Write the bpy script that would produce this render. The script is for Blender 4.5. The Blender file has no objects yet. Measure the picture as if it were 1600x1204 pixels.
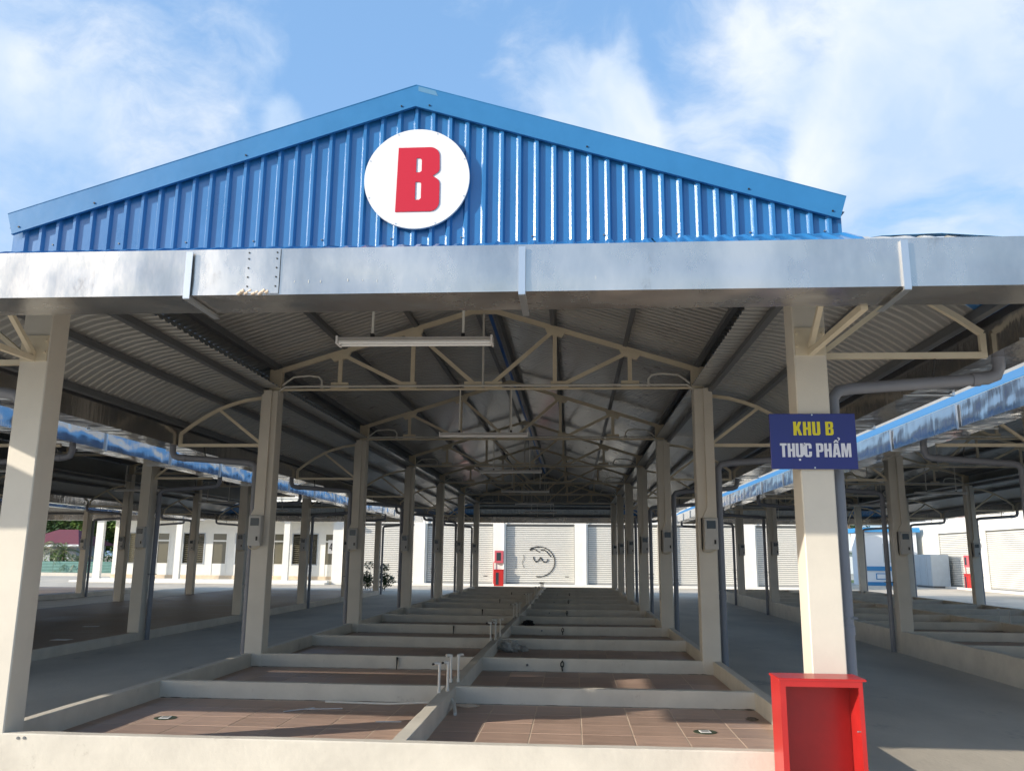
import bpy, math, random
from mathutils import Vector, Matrix, noise
random.seed(7)
S = bpy.context.scene
COL = S.collection
R = math.radians

# ------------------------------------------------------------------ camera
CAM = Vector((1.3194, -6.7356, 1.6625))
F, YAW, PIT, ROL = 1323.8, 0.0727, 0.1988, 0.0090
cd = bpy.data.cameras.new('camera'); cam = bpy.data.objects.new('camera', cd); COL.objects.link(cam)
cd.sensor_width = 36; cd.sensor_fit = 'HORIZONTAL'; cd.lens = F / 1600 * 36
cd.clip_start = 0.05; cd.clip_end = 2000
cy, sy, cp, sp = math.cos(YAW), math.sin(YAW), math.cos(PIT), math.sin(PIT)
R0 = Vector((cy, sy, 0)); U0 = Vector((sy * sp, -cy * sp, cp)); FW = Vector((-sy * cp, cy * cp, sp))
cr, sr = math.cos(ROL), math.sin(ROL)
RX = R0 * cr + U0 * sr; UY = U0 * cr - R0 * sr
mw = Matrix((RX, UY, -FW)).transposed().to_4x4(); mw.translation = CAM
cam.matrix_world = mw
S.camera = cam

# ------------------------------------------------------------------ light
SUN_DIR = Vector((-2.3, -1.2, 1.0)).normalized()
EL = math.asin(SUN_DIR.z)
sl = bpy.data.lights.new('sun', 'SUN'); sl.energy = 3.95; sl.angle = R(0.53); sl.color = (1.0, 0.91, 0.78)
so = bpy.data.objects.new('sun', sl); COL.objects.link(so)
so.rotation_euler = SUN_DIR.to_track_quat('Z', 'Y').to_euler()
S.view_settings.view_transform = 'Standard'; S.view_settings.look = 'None'
S.view_settings.exposure = 0.56; S.view_settings.gamma = 1.0; S.view_settings.use_curve_mapping = False

W = bpy.data.worlds.new('World'); S.world = W; W.use_nodes = True
nt = W.node_tree; N = nt.nodes; Lk = nt.links; N.clear()
def nd(t, **k):
    n = N.new(t)
    for a, b in k.items(): setattr(n, a, b)
    return n
def math_(op, a=None, b=None, clamp=False):
    n = nd('ShaderNodeMath', operation=op); n.use_clamp = clamp
    for i, v in enumerate((a, b)):
        if v is None: continue
        if isinstance(v, (int, float)): n.inputs[i].default_value = v
        else: Lk.new(v, n.inputs[i])
    return n.outputs[0]
sky = nd('ShaderNodeTexSky'); sky.sky_type = 'NISHITA'; sky.sun_disc = False
sky.sun_elevation = EL; sky.sun_rotation = math.atan2(SUN_DIR.x, SUN_DIR.y)
sky.air_density = 1.0; sky.dust_density = 2.0; sky.ozone_density = 2.0
tc = nd('ShaderNodeTexCoord')
def pixdir(px, py):
    X, Y = px - 800, py - 602
    return (RX * X / F - UY * (Y / F) + FW).normalized()
# warped coordinates so cloud edges billow
warp = nd('ShaderNodeTexNoise'); warp.inputs['Scale'].default_value = 3.0; warp.inputs['Detail'].default_value = 5
Lk.new(tc.outputs['Generated'], warp.inputs['Vector'])
wv = nd('ShaderNodeVectorMath', operation='SUBTRACT'); Lk.new(warp.outputs['Color'], wv.inputs[0]); wv.inputs[1].default_value = (.5, .5, .5)
ws = nd('ShaderNodeVectorMath', operation='SCALE'); Lk.new(wv.outputs[0], ws.inputs[0]); ws.inputs['Scale'].default_value = 0.22
wa = nd('ShaderNodeVectorMath', operation='ADD'); Lk.new(tc.outputs['Generated'], wa.inputs[0]); Lk.new(ws.outputs[0], wa.inputs[1])
wn = nd('ShaderNodeVectorMath', operation='NORMALIZE'); Lk.new(wa.outputs[0], wn.inputs[0])
def blob(px, py, deg, amp):
    d = pixdir(px, py)
    dp = nd('ShaderNodeVectorMath', operation='DOT_PRODUCT'); Lk.new(wn.outputs[0], dp.inputs[0]); dp.inputs[1].default_value = d
    mr = nd('ShaderNodeMapRange'); mr.interpolation_type = 'SMOOTHSTEP'
    Lk.new(dp.outputs['Value'], mr.inputs[0])
    mr.inputs[1].default_value = math.cos(R(deg)); mr.inputs[2].default_value = math.cos(R(deg * .35))
    mr.inputs[3].default_value = 0; mr.inputs[4].default_value = amp
    return mr.outputs[0]
mp = nd('ShaderNodeMapping'); mp.inputs['Scale'].default_value = (1, 1, 1.9)
Lk.new(wa.outputs[0], mp.inputs['Vector'])
cn = nd('ShaderNodeTexNoise'); cn.inputs['Scale'].default_value = 5.2; cn.inputs['Detail'].default_value = 10; cn.inputs['Roughness'].default_value = .63
Lk.new(mp.outputs[0], cn.inputs['Vector'])
dens = None
for b in ((1330, 50, 8, .34), (1350, 190, 5.5, .34), (1500, 240, 8, .24), (960, 190, 5, .30), (1080, 250, 5.5, .26), (1150, 110, 4, .14), (1010, 130, 3.0, .16),
          (462, 186, 2.4, .24), (1250, 330, 6, .22), (1560, 40, 9, .20), (90, 210, 13, .10), (260, 80, 9, .05), (-150, 60, 14, .14), (700, 110, 5, -.10), (560, 40, 7, -.12)):
    o = blob(*b); dens = o if dens is None else math_('ADD', dens, o)
base = math_('ADD', cn.outputs['Fac'], dens)
cm = nd('ShaderNodeMapRange'); cm.interpolation_type = 'SMOOTHSTEP'; Lk.new(base, cm.inputs[0])
cm.inputs[1].default_value = .47; cm.inputs[2].default_value = .90
# inner shading of the clouds: lighter and greyer billows
sh = nd('ShaderNodeTexNoise'); sh.inputs['Scale'].default_value = 7; sh.inputs['Detail'].default_value = 7
mp2 = nd('ShaderNodeMapping'); mp2.inputs['Location'].default_value = (3.1, 1.7, .4); Lk.new(wa.outputs[0], mp2.inputs['Vector']); Lk.new(mp2.outputs[0], sh.inputs['Vector'])
cr_ = nd('ShaderNodeValToRGB'); Lk.new(sh.outputs['Fac'], cr_.inputs[0])
cr_.color_ramp.elements[0].position = .36; cr_.color_ramp.elements[0].color = (3.2, 4.2, 5.6, 1)
cr_.color_ramp.elements[1].position = .66; cr_.color_ramp.elements[1].color = (5.2, 5.55, 6.0, 1)
# thin haze veil over the blue
veil = nd('ShaderNodeMixRGB'); veil.blend_type = 'MIX'; veil.inputs[0].default_value = .62
hs = nd('ShaderNodeHueSaturation'); hs.inputs['Saturation'].default_value = 1.1; hs.inputs['Value'].default_value = 1.9
Lk.new(sky.outputs[0], hs.inputs['Color']); Lk.new(hs.outputs[0], veil.inputs[1]); veil.inputs[2].default_value = (1.6, 2.95, 5.0, 1)
mixc = nd('ShaderNodeMixRGB'); Lk.new(cm.outputs[0], mixc.inputs[0]); Lk.new(veil.outputs[0], mixc.inputs[1]); Lk.new(cr_.outputs[0], mixc.inputs[2])
bg = nd('ShaderNodeBackground'); bg.inputs['Strength'].default_value = 0.122; Lk.new(mixc.outputs[0], bg.inputs['Color'])
ow = nd('ShaderNodeOutputWorld'); Lk.new(bg.outputs[0], ow.inputs['Surface'])

# ------------------------------------------------------------------ materials
MAT = {}
def mat(name, col, rough=.6, metal=0., var=.0, vscale=3., bump=0., bscale=40., back=None, rand=0., spec=None, dirt=None, coat=0., stretch=None):
    m = bpy.data.materials.new(name); m.use_nodes = True; t = m.node_tree; n = t.nodes; l = t.links
    p = n['Principled BSDF']; p.inputs['Roughness'].default_value = rough; p.inputs['Metallic'].default_value = metal
    if spec is not None: p.inputs['Specular IOR Level'].default_value = spec
    if coat: p.inputs['Coat Weight'].default_value = coat; p.inputs['Coat Roughness'].default_value = .15
    co = n.new('ShaderNodeTexCoord'); vec = co.outputs['Object']
    if stretch:
        mpp = n.new('ShaderNodeMapping'); mpp.inputs['Scale'].default_value = stretch; l.new(vec, mpp.inputs['Vector']); vec = mpp.outputs[0]
    rgb = n.new('ShaderNodeRGB'); rgb.outputs[0].default_value = (*col, 1); cur = rgb.outputs[0]
    if back:
        g = n.new('ShaderNodeNewGeometry'); mx = n.new('ShaderNodeMixRGB'); l.new(g.outputs['Backfacing'], mx.inputs[0]); l.new(cur, mx.inputs[1]); mx.inputs[2].default_value = (*back, 1); cur = mx.outputs[0]
    if var:
        nn = n.new('ShaderNodeTexNoise'); nn.inputs['Scale'].default_value = vscale; nn.inputs['Detail'].default_value = 8; nn.inputs['Roughness'].default_value = .62; l.new(vec, nn.inputs['Vector'])
        mr = n.new('ShaderNodeMapRange'); l.new(nn.outputs['Fac'], mr.inputs[0]); mr.inputs[1].default_value = .3; mr.inputs[2].default_value = .7; mr.inputs[3].default_value = 1 - var; mr.inputs[4].default_value = 1 + var
        mu = n.new('ShaderNodeVectorMath'); mu.operation = 'SCALE'; l.new(cur, mu.inputs[0]); l.new(mr.outputs[0], mu.inputs['Scale']); cur = mu.outputs[0]
        rr = n.new('ShaderNodeMapRange'); l.new(nn.outputs['Fac'], rr.inputs[0]); rr.inputs[1].default_value = .3; rr.inputs[2].default_value = .7
        rr.inputs[3].default_value = max(.03, rough - var * .5); rr.inputs[4].default_value = min(1, rough + var * .5); l.new(rr.outputs[0], p.inputs['Roughness'])
    if dirt:   # (colour, threshold, scale) worn patches
        dn = n.new('ShaderNodeTexNoise'); dn.inputs['Scale'].default_value = dirt[2]; dn.inputs['Detail'].default_value = 12; dn.inputs['Roughness'].default_value = .7; l.new(vec, dn.inputs['Vector'])
        dm = n.new('ShaderNodeMapRange'); dm.interpolation_type = 'SMOOTHSTEP'; l.new(dn.outputs['Fac'], dm.inputs[0]); dm.inputs[1].default_value = dirt[1]; dm.inputs[2].default_value = dirt[1] + .14; dm.inputs[4].default_value = .75
        mx = n.new('ShaderNodeMixRGB'); l.new(dm.outputs[0], mx.inputs[0]); l.new(cur, mx.inputs[1]); mx.inputs[2].default_value = (*dirt[0], 1); cur = mx.outputs[0]
    if rand:
        oi = n.new('ShaderNodeObjectInfo'); mr = n.new('ShaderNodeMapRange'); l.new(oi.outputs['Random'], mr.inputs[0]); mr.inputs[3].default_value = 1 - rand; mr.inputs[4].default_value = 1 + rand
        mu = n.new('ShaderNodeVectorMath'); mu.operation = 'SCALE'; l.new(cur, mu.inputs[0]); l.new(mr.outputs[0], mu.inputs['Scale']); cur = mu.outputs[0]
    l.new(cur, p.inputs['Base Color'])
    if bump:
        bn = n.new('ShaderNodeTexNoise'); bn.inputs['Scale'].default_value = bscale; bn.inputs['Detail'].default_value = 5; l.new(vec, bn.inputs['Vector'])
        bb = n.new('ShaderNodeBump'); bb.inputs['Strength'].default_value = bump; bb.inputs['Distance'].default_value = .01; l.new(bn.outputs['Fac'], bb.inputs['Height']); l.new(bb.outputs[0], p.inputs['Normal'])
    MAT[name] = m; return m
mat('cream', (.635, .59, .505), .6, var=.07, vscale=1.6, bump=.12, bscale=40, dirt=((.44, .40, .34), .66, 4))
mat('cream_curb', (.60, .56, .48), .75, var=.10, vscale=2.6, bump=.22, bscale=22, dirt=((.36, .32, .26), .60, 4.2))
mat('white_wall', (.74, .73, .68), .7, var=.04, bump=.2)
mat('ochre_wall', (.64, .52, .38), .8, var=.15)
mat('steel_cream', (.70, .61, .45), .45, var=.07, vscale=4, dirt=((.3, .17, .08), .72, 9))
mat('blue_sheet', (.020, .15, .37), .30, var=.07, vscale=2, back=(.36, .36, .34), bump=.10, bscale=14, spec=.7, coat=.5)
mat('blue_trim', (.030, .175, .38), .45, var=.08, vscale=2.5, bump=.15, bscale=10, spec=.4)
mat('flashing', (.30, .31, .30), .6, var=.1)
mat('purlin', (.17, .18, .19), .5, metal=.3, var=.1)
mat('gutter_metal', (.60, .565, .52), .25, metal=.86, var=.24, vscale=1.5, bump=.38, bscale=6, stretch=(1, 1, .5), dirt=((.30, .26, .22), .60, 2.6))
mat('gutter_side', (.56, .55, .55), .13, metal=.95, var=.05, vscale=2.2, bump=.65, bscale=7, stretch=(1, 1, .22))
mat('pale_blue', (.10, .24, .38), .4)
mat('strap', (.62, .64, .65), .3, metal=.8)
mat('pipe_grey', (.21, .22, .25), .42, var=.08)
mat('pipe_white', (.66, .64, .58), .4)
mat('concrete', (.50, .45, .37), .85, var=.2, vscale=.55, bump=.5, bscale=30, dirt=((.24, .235, .22), .58, .9), stretch=(1, .55, 1))
mat('mortar', (.16, .13, .105), .95, var=.3, vscale=12)
mat('grout', (.62, .50, .38), .9, var=.1)
mat('tile', (.46, .32, .25), .45, var=.20, vscale=2.4, rand=.14, bump=.1, stretch=(1, 5, 1), dirt=((.50, .40, .32), .57, 2.2))
mat('tile_brown', (.22, .165, .125), .5, var=.2, vscale=.6, bump=.15, dirt=((.25, .2, .16), .6, .8))
mat('red', (.44, .020, .018), .36, var=.10, vscale=4, dirt=((.30, .04, .035), .64, 9), bump=.06, coat=.12)
mat('red_dull', (.50, .09, .11), .5)
mat('disc_white', (.72, .72, .71), .45, bump=.05)
mat('letter_red', (.52, .012, .028), .35)
mat('navy', (.012, .012, .16), .3, var=.05, coat=.3)
mat('yellow', (.72, .62, .02), .5)
mat('letter_white', (.72, .72, .78), .5)
mat('lamp_white', (.74, .72, .70), .35)
mat('lamp_tube', (.80, .80, .78), .25)
mat('meter_grey', (.48, .47, .44), .45, var=.05)
mat('screen', (.03, .04, .045), .15)
mat('black', (.012, .012, .012), .5)
mat('shutter', (.70, .685, .63), .45, var=.04)
mat('shutter_dark', (.24, .24, .23), .5)
mat('glass', (.05, .055, .045), .08, spec=.8)
mat('olive_glass', (.13, .12, .085), .12, spec=.8)
mat('teal_sheet', (.11, .25, .22), .5, var=.12)
mat('roof_red', (.15, .035, .045), .7, var=.15)
mat('house_grey', (.42, .45, .47), .8, var=.08)
mat('blue_paint', (.03, .22, .48), .5)
mat('bluewhite', (.72, .76, .80), .6)
mat('cabin', (.45, .51, .55), .5, var=.06)
mat('bark', (.14, .11, .08), .9, var=.2, vscale=8)
for nm, c in (('leaf_a', (.05, .115, .022)), ('leaf_b', (.10, .17, .03)), ('leaf_c', (.025, .06, .014)), ('palm_leaf', (.12, .155, .055)), ('palm_dry', (.30, .26, .16))):
    mat(nm, c, .55, var=.25, vscale=2)
mat('dirt', (.22, .18, .13), .95, var=.2, vscale=.4)
mat('grass', (.09, .14, .04), .9, var=.3, vscale=1.2)
mat('plastic_bag', (.38, .37, .34), .4, var=.3, vscale=14)
mat('drain_green', (.05, .07, .04), .6)
mat('paper', (.66, .66, .66), .7)

# ------------------------------------------------------------------ mesh helpers
class M:
    def __init__(s): s.v = []; s.f = []; s.sm = []
    def add(s, vs, fs, smooth=False):
        o = len(s.v); s.v += [tuple(v) for v in vs]
        for f in fs: s.f.append(tuple(o + i for i in f)); s.sm.append(smooth)
        return s
    def box(s, x0, x1, y0, y1, z0, z1):
        return s.add([(x0, y0, z0), (x1, y0, z0), (x1, y1, z0), (x0, y1, z0), (x0, y0, z1), (x1, y0, z1), (x1, y1, z1), (x0, y1, z1)],
                     [(0, 3, 2, 1), (4, 5, 6, 7), (0, 1, 5, 4), (1, 2, 6, 5), (2, 3, 7, 6), (3, 0, 4, 7)])
    def cbox(s, x0, x1, y0, y1, z0, z1, c=.01):   # box with chamfered vertical and top edges
        r = [(x0 + c, y0), (x1 - c, y0), (x1, y0 + c), (x1, y1 - c), (x1 - c, y1), (x0 + c, y1), (x0, y1 - c), (x0, y0 + c)]
        mx, my = (x0 + x1) / 2, (y0 + y1) / 2
        def ins(q): return (q[0] + (c if q[0] < mx else -c), q[1] + (c if q[1] < my else -c))
        vs = [(a, b, z0) for a, b in r] + [(a, b, z1 - c) for a, b in r] + [(*ins(q), z1) for q in r]
        fs = [tuple(reversed(range(8))), tuple(range(16, 24))]
        for k in (0, 8):
            for i in range(8):
                j = (i + 1) % 8; fs.append((k + i, k + j, k + 8 + j, k + 8 + i))
        return s.add(vs, fs)
    def curb(s, x0, x1, y0, y1, z0, z1, c=.007):
        ax = 0 if (x1 - x0) > (y1 - y0) else 1
        a0, a1 = ((x0, x1), (y0, y1))[ax]; b0, b1 = ((y0, y1), (x0, x1))[ax]
        n = max(2, int((a1 - a0) / .16)); o = len(s.v)
        for i in range(n + 1):
            t = a0 + (a1 - a0) * i / n; J = lambda k=.0022: random.uniform(-k, k)
            w = .0016 * math.sin(t * 2.1 + z1 * 9 + b0)
            pr = [(b0, z0), (b0, z1 - c + J()), (b0 + c + J(), z1 + J(.0012) + w), (b1 - c + J(), z1 + J(.0012) + w), (b1, z1 - c + J()), (b1, z0)]
            for b, z in pr: s.v.append((t, b, z) if ax == 0 else (b, t, z))
        for i in range(n):
            for k in range(5):
                q = o + i * 6 + k; f = (q, q + 6, q + 7, q + 1); s.f.append(f if ax == 0 else tuple(reversed(f))); s.sm.append(False)
        s.f.append(tuple(o + k for k in range(6))); s.sm.append(False); s.f.append(tuple(o + n * 6 + 5 - k for k in range(6))); s.sm.append(False)
        return s
    def beam(s, a, b, w, h, up=(0, 0, 1)):
        a = Vector(a); b = Vector(b); d = (b - a).normalized(); u = Vector(up)
        if abs(d.dot(u)) > .99: u = Vector((0, 1, 0))
        r = d.cross(u).normalized(); u = r.cross(d).normalized()
        vs = []
        for p in (a, b):
            for i, j in ((-1, -1), (1, -1), (1, 1), (-1, 1)): vs.append(p + r * (i * w / 2) + u * (j * h / 2))
        return s.add(vs, [(0, 1, 2, 3), (7, 6, 5, 4), (0, 4, 5, 1), (1, 5, 6, 2), (2, 6, 7, 3), (3, 7, 4, 0)])
    def tube(s, pts, r, n=8, cap=True):
        pts = [Vector(p) for p in pts]; rings = []; prev = None
        for i, p in enumerate(pts):
            d = (pts[min(i + 1, len(pts) - 1)] - pts[max(i - 1, 0)]).normalized()
            if prev is None:
                u = Vector((0, 0, 1)) if abs(d.z) < .9 else Vector((1, 0, 0)); a = d.cross(u).normalized()
            else: a = (prev - d * prev.dot(d)).normalized()
            prev = a; b = d.cross(a); rr = r[i] if isinstance(r, (list, tuple)) else r
            rings.append([p + a * math.cos(2 * math.pi * k / n) * rr + b * math.sin(2 * math.pi * k / n) * rr for k in range(n)])
        vs = [v for g in rings for v in g]; fs = []
        for i in range(len(pts) - 1):
            for k in range(n):
                j = (k + 1) % n; fs.append((i * n + k, i * n + j, (i + 1) * n + j, (i + 1) * n + k))
        s.add(vs, fs, True)
        if cap:
            s.add(rings[0], [tuple(reversed(range(n)))]); s.add(rings[-1], [tuple(range(n))])
        return s
    def prism(s, poly, a, b, axis='y'):  # poly in the other two axes, extruded a..b
        n = len(poly)
        def P(q, t): return {'y': (q[0], t, q[1]), 'x': (t, q[0], q[1]), 'z': (q[0], q[1], t)}[axis]
        s.add([P(q, a) for q in poly] + [P(q, b) for q in poly], [tuple(range(n)), tuple(reversed(range(n, 2 * n)))] + [((i + 1) % n, i, n + i, n + (i + 1) % n) for i in range(n)])
        return s
    def mesh(s, name, m):
        me = bpy.data.meshes.new(name); me.from_pydata(s.v, [], s.f); me.polygons.foreach_set('use_smooth', s.sm)
        me.materials.append(MAT[m] if isinstance(m, str) else m); me.update(); return me
def obj(name, me, parent=None, loc=None, rot=None):
    o = bpy.data.objects.new(name, me); COL.objects.link(o)
    if parent: o.parent = parent
    if loc is not None: o.location = loc
    if rot is not None: o.rotation_euler = rot
    return o
def part(name, mb, m, parent=None, loc=None, rot=None, kind=None):
    o = obj(name, mb.mesh(name, m), parent, loc, rot)
    if kind: o['kind'] = kind
    return o
def thing(name, label, cat, loc=(0, 0, 0), rz=0, group=None):
    o = bpy.data.objects.new(name, None); COL.objects.link(o); o.empty_display_size = .2
    o.location = loc; o.rotation_euler = (0, 0, rz); o['label'] = label; o['category'] = cat
    if group: o['group'] = group
    return o
def tag(o, label, cat, group=None):
    o['label'] = label; o['category'] = cat
    if group: o['group'] = group
    return o
def struct(name, mb, m, parent=None):
    o = part(name, mb, m, parent)
    if not parent: o['kind'] = 'structure'
    return o
def copy_tree(o, parent=None):
    c = o.copy(); COL.objects.link(c)
    if parent: c.parent = parent
    for ch in list(o.children): copy_tree(ch, c)
    return c

# ------------------------------------------------------------------ constants of the hall
GZ = -.12          # ground
ZT = .30           # top of stall curbs
ZF = .12           # stall floor
L = 5.5; NB = 6; YE = L * NB
CX = 3.18; C2 = .125
HC = 4.055         # column top
def can(o):        # canopy sheet height over distance outward from the column line
    P = ((-.14, 4.10), (.2, 4.085), (.5, 4.03), (.8, 3.925), (1.1, 3.775), (1.3, 3.64), (1.48, 3.50))
    for (a, za), (b, zb) in zip(P, P[1:]):
        if o <= b: return za + (zb - za) * (o - a) / (b - a)
    return P[-1][1]
CO = [-.14, .1, .3, .5, .65, .8, .95, 1.1, 1.25, 1.38, 1.48]
SL = .312
def roofz(x): return 5.478 - SL * abs(x)

# ------------------------------------------------------------------ ground
g = M(); g.add([(-400, -300, GZ), (400, -300, GZ), (400, 500, GZ), (-400, 500, GZ)], [(0, 1, 2, 3)])
struct('ground', g, 'concrete')
g = M(); g.add([(-400, 58.6, GZ + .004), (-27, 58.6, GZ + .004), (-27, 400, GZ + .004), (-400, 400, GZ + .004)], [(0, 1, 2, 3)])
struct('dirt_verge', g, 'dirt')
g = M(); g.add([(17.5, 62, GZ + .004), (90, 62, GZ + .004), (90, 110, GZ + .004), (17.5, 110, GZ + .004)], [(0, 1, 2, 3)])
struct('grass_verge', g, 'grass')

# ------------------------------------------------------------------ market hall (master, hall B)
hall = thing('market_hall', 'nearest open market hall, in the middle, with the round sign on its blue gable', 'market hall', (0, 0, 0), 0, 'blue roofed open market halls')
cm_ = M().cbox(-C2, C2, -C2, C2, GZ - .3, HC, .008).mesh('column', 'cream')
for k in range(NB + 1):
    for sx in (-1, 1): obj('column', cm_, hall, (sx * CX, k * L, 0))
# truss
chord = M()
for sx in (-1, 1):
    chord.beam((0, 0, 5.325), (sx * 3.16, 0, 4.345), .05, .07)
    chord.box(min(sx * 3.04, sx * 3.22), max(sx * 3.04, sx * 3.22), -.06, .06, HC - .002, 4.385)
chord.box(-.19, .19, -.034, .034, 5.235, 5.285)
chord_me = chord.mesh('truss', 'steel_cream')
tie_me = M().tube([(-3.06, 0, 4.085), (3.06, 0, 4.085)], .019, 8).mesh('tie_rod', 'steel_cream')
post_a = M().box(-.03, .03, -.02, .02, 4.13, 4.60).mesh('truss_post', 'steel_cream')
post_b = M().box(-.03, .03, -.02, .02, 4.13, 4.94).mesh('truss_post', 'steel_cream')
gus_b = M().box(-.13, .13, -.032, .032, 4.10, 4.19).mesh('gusset_plate', 'steel_cream')
gus_t = M().prism([(-.16, 0.05), (-.11, -.07), (.10, -.13), (.16, -.06)], -.031, .031, 'y').mesh('gusset_plate', 'steel_cream')
diag_me = {}
for sx in (-1, 1):
    diag_me[sx] = [M().beam((sx * 2.10, 0, 4.60), (sx * 1.22, 0, 4.165), .04, .055).mesh('truss_diagonal', 'steel_cream'),
                   M().beam((sx * 1.00, 0, 4.92), (sx * .14, 0, 4.165), .04, .055).mesh('truss_diagonal', 'steel_cream')]
king_me = M().tube([(0, -.045, 5.22), (0, -.045, 4.10)], .018, 6).mesh('conduit_drop', 'pipe_white')
cond = M(); r = .014
cond.tube([(-3.07, -.05, 3.98), (-3.06, -.05, 4.06), (-2.98, -.05, 4.12), (-2.7, -.05, 4.125), (-2.5, -.05, 4.125), (2.5, -.05, 4.125), (2.7, -.05, 4.125), (2.98, -.05, 4.12), (3.06, -.05, 4.06), (3.07, -.05, 3.98)], .017, 8)
for sx in (-1, 1):
    cond.tube([(sx * 2.42, -.05, 4.12), (sx * 2.42, -.05, 4.21), (sx * 2.47, -.05, 4.27), (sx * 2.62, -.05, 4.29), (sx * 2.85, -.05, 4.27), (sx * 2.95, -.05, 4.2), (sx * 3.02, -.05, 4.14)], .016, 8)
    cond.tube([(sx * 2.42, -.05, 4.10), (sx * 2.42, -.05, 4.15)], .028, 8)
cond_me = cond.mesh('conduit', 'pipe_white')
for k in range(NB + 1):
    t = obj('roof_truss', chord_me, hall, (0, k * L, 0))
    obj('tie_rod', tie_me, t); obj('conduit', cond_me, t); obj('conduit_drop', king_me, t)
    for sx in (-1, 1):
        obj('truss_post', post_a, t, (sx * 2.16, 0, 0)); obj('truss_post', post_b, t, (sx * 1.06, 0, 0))
        obj('gusset_plate', gus_b, t, (sx * 2.16, 0, 0)); obj('gusset_plate', gus_b, t, (sx * 1.13, 0, 0)); obj('gusset_plate', gus_b, t, (sx * .15, 0, 0))
        for px, pz in ((2.16, 4.64), (1.06, 4.985)):
            q = obj('gusset_plate', gus_t, t, (sx * px, 0, pz)); q.scale = (sx, 1, 1)
        for d in diag_me[sx]: obj('truss_diagonal', d, t)
# purlins on the trusses
pur = M().box(-.03, .03, -.135, YE + .135, -.115, -.002).mesh('purlin', 'purlin')
for x in (.17, 1.06, 2.12, 3.16):
    for sx in (-1, 1):
        o = obj('purlin', pur, hall, (sx * x, 0, roofz(x) - .004)); o.rotation_euler = (0, sx * math.atan(SL), 0)
        # small cleats on the truss chord
# main roof sheets
PT = (YE + .38) / 29 / 8
def ribz(u):   # trapezoid profile, u in 0..1
    if u < .60: return 0
    if u < .70: return (u - .60) / .10
    if u < .90: return 1
    return (1 - u) / .10
UU = (0, .60, .70, .90)
def sheet_lines(nper, lap=True):
    out = []
    for i in range(nper):
        for u in UU: out.append((i + u, ribz(u)))
    out.append((nper, 0))
    if lap: out += [(nper + .60, 0), (nper + .70, 1), (nper + .86, 1)]
    return out
AMP = .021
def roof_sheet(sx):
    m = M(); ln = sheet_lines(8); xs = (0.03, 1.2, 2.4, 3.50)
    for j, (t, h) in enumerate(ln):
        for x in xs: m.v.append((sx * x, t * PT, roofz(x) + h * AMP))
    n = len(xs)
    for j in range(len(ln) - 1):
        for i in range(n - 1):
            a = j * n + i; f = (a, a + 1, a + n + 1, a + n)
            m.f.append(f if sx > 0 else tuple(reversed(f))); m.sm.append(False)
    return m.mesh('roof_sheet', 'blue_sheet')
for sx in (-1, 1):
    me = roof_sheet(sx)
    for k in range(29): obj('roof_sheet', me, hall, (0, -.19 + k * PT * 8, .003 * (k % 2)))
rc = M()
for sx in (-1, 1):
    rc.add([(0, -.2, 5.553), (sx * .28, -.2, 5.553 - .28 * SL), (sx * .28, YE + .2, 5.553 - .28 * SL), (0, YE + .2, 5.553)], [(0, 1, 2, 3) if sx > 0 else (3, 2, 1, 0)])
part('ridge_cap', rc, 'blue_trim', hall)
# curved canopies: straight runs
PC = YE / 29 / 8
def canopy_side():
    m = M(); ln = sheet_lines(8); n = len(CO)
    for (t, h) in ln:
        for o in CO: m.v.append((CX + o, t * PC, can(o) + h * .017))
    for j in range(len(ln) - 1):
        for i in range(n - 1):
            a = j * n + i; m.f.append((a, a + 1, a + n + 1, a + n)); m.sm.append(False)
    return m.mesh('canopy_sheet', 'blue_sheet')
cs = canopy_side()
for sx in (-1, 1):
    for k in range(29):
        if sx > 0: obj('canopy_sheet', cs, hall, (0, k * PC * 8, .003 * (k % 2)))
        else: obj('canopy_sheet', cs, hall, (0, (k + 1) * PC * 8, .003 * (k % 2)), (0, 0, math.pi))
# front canopy runs, x from -CX..CX in 5 sheets
PF = 2 * CX / 5 / 9
def canopy_front():
    m = M(); ln = sheet_lines(9); n = len(CO)
    for (t, h) in ln:
        for o in CO: m.v.append((t * PF, -o, can(o) + h * .017))
    for j in range(len(ln) - 1):
        for i in range(n - 1):
            a = j * n + i; m.f.append((a, a + 1, a + n + 1, a + n)); m.sm.append(False)
    return m.mesh('canopy_sheet', 'blue_sheet')
cf = canopy_front()
for k in range(5):
    obj('canopy_sheet', cf, hall, (-CX + k * PF * 9, 0, (0, .003, .0, .016, .034)[k]))
    obj('canopy_sheet', cf, hall, (CX - k * PF * 9, YE, .003 * (k % 2)), (0, 0, math.pi))
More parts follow.
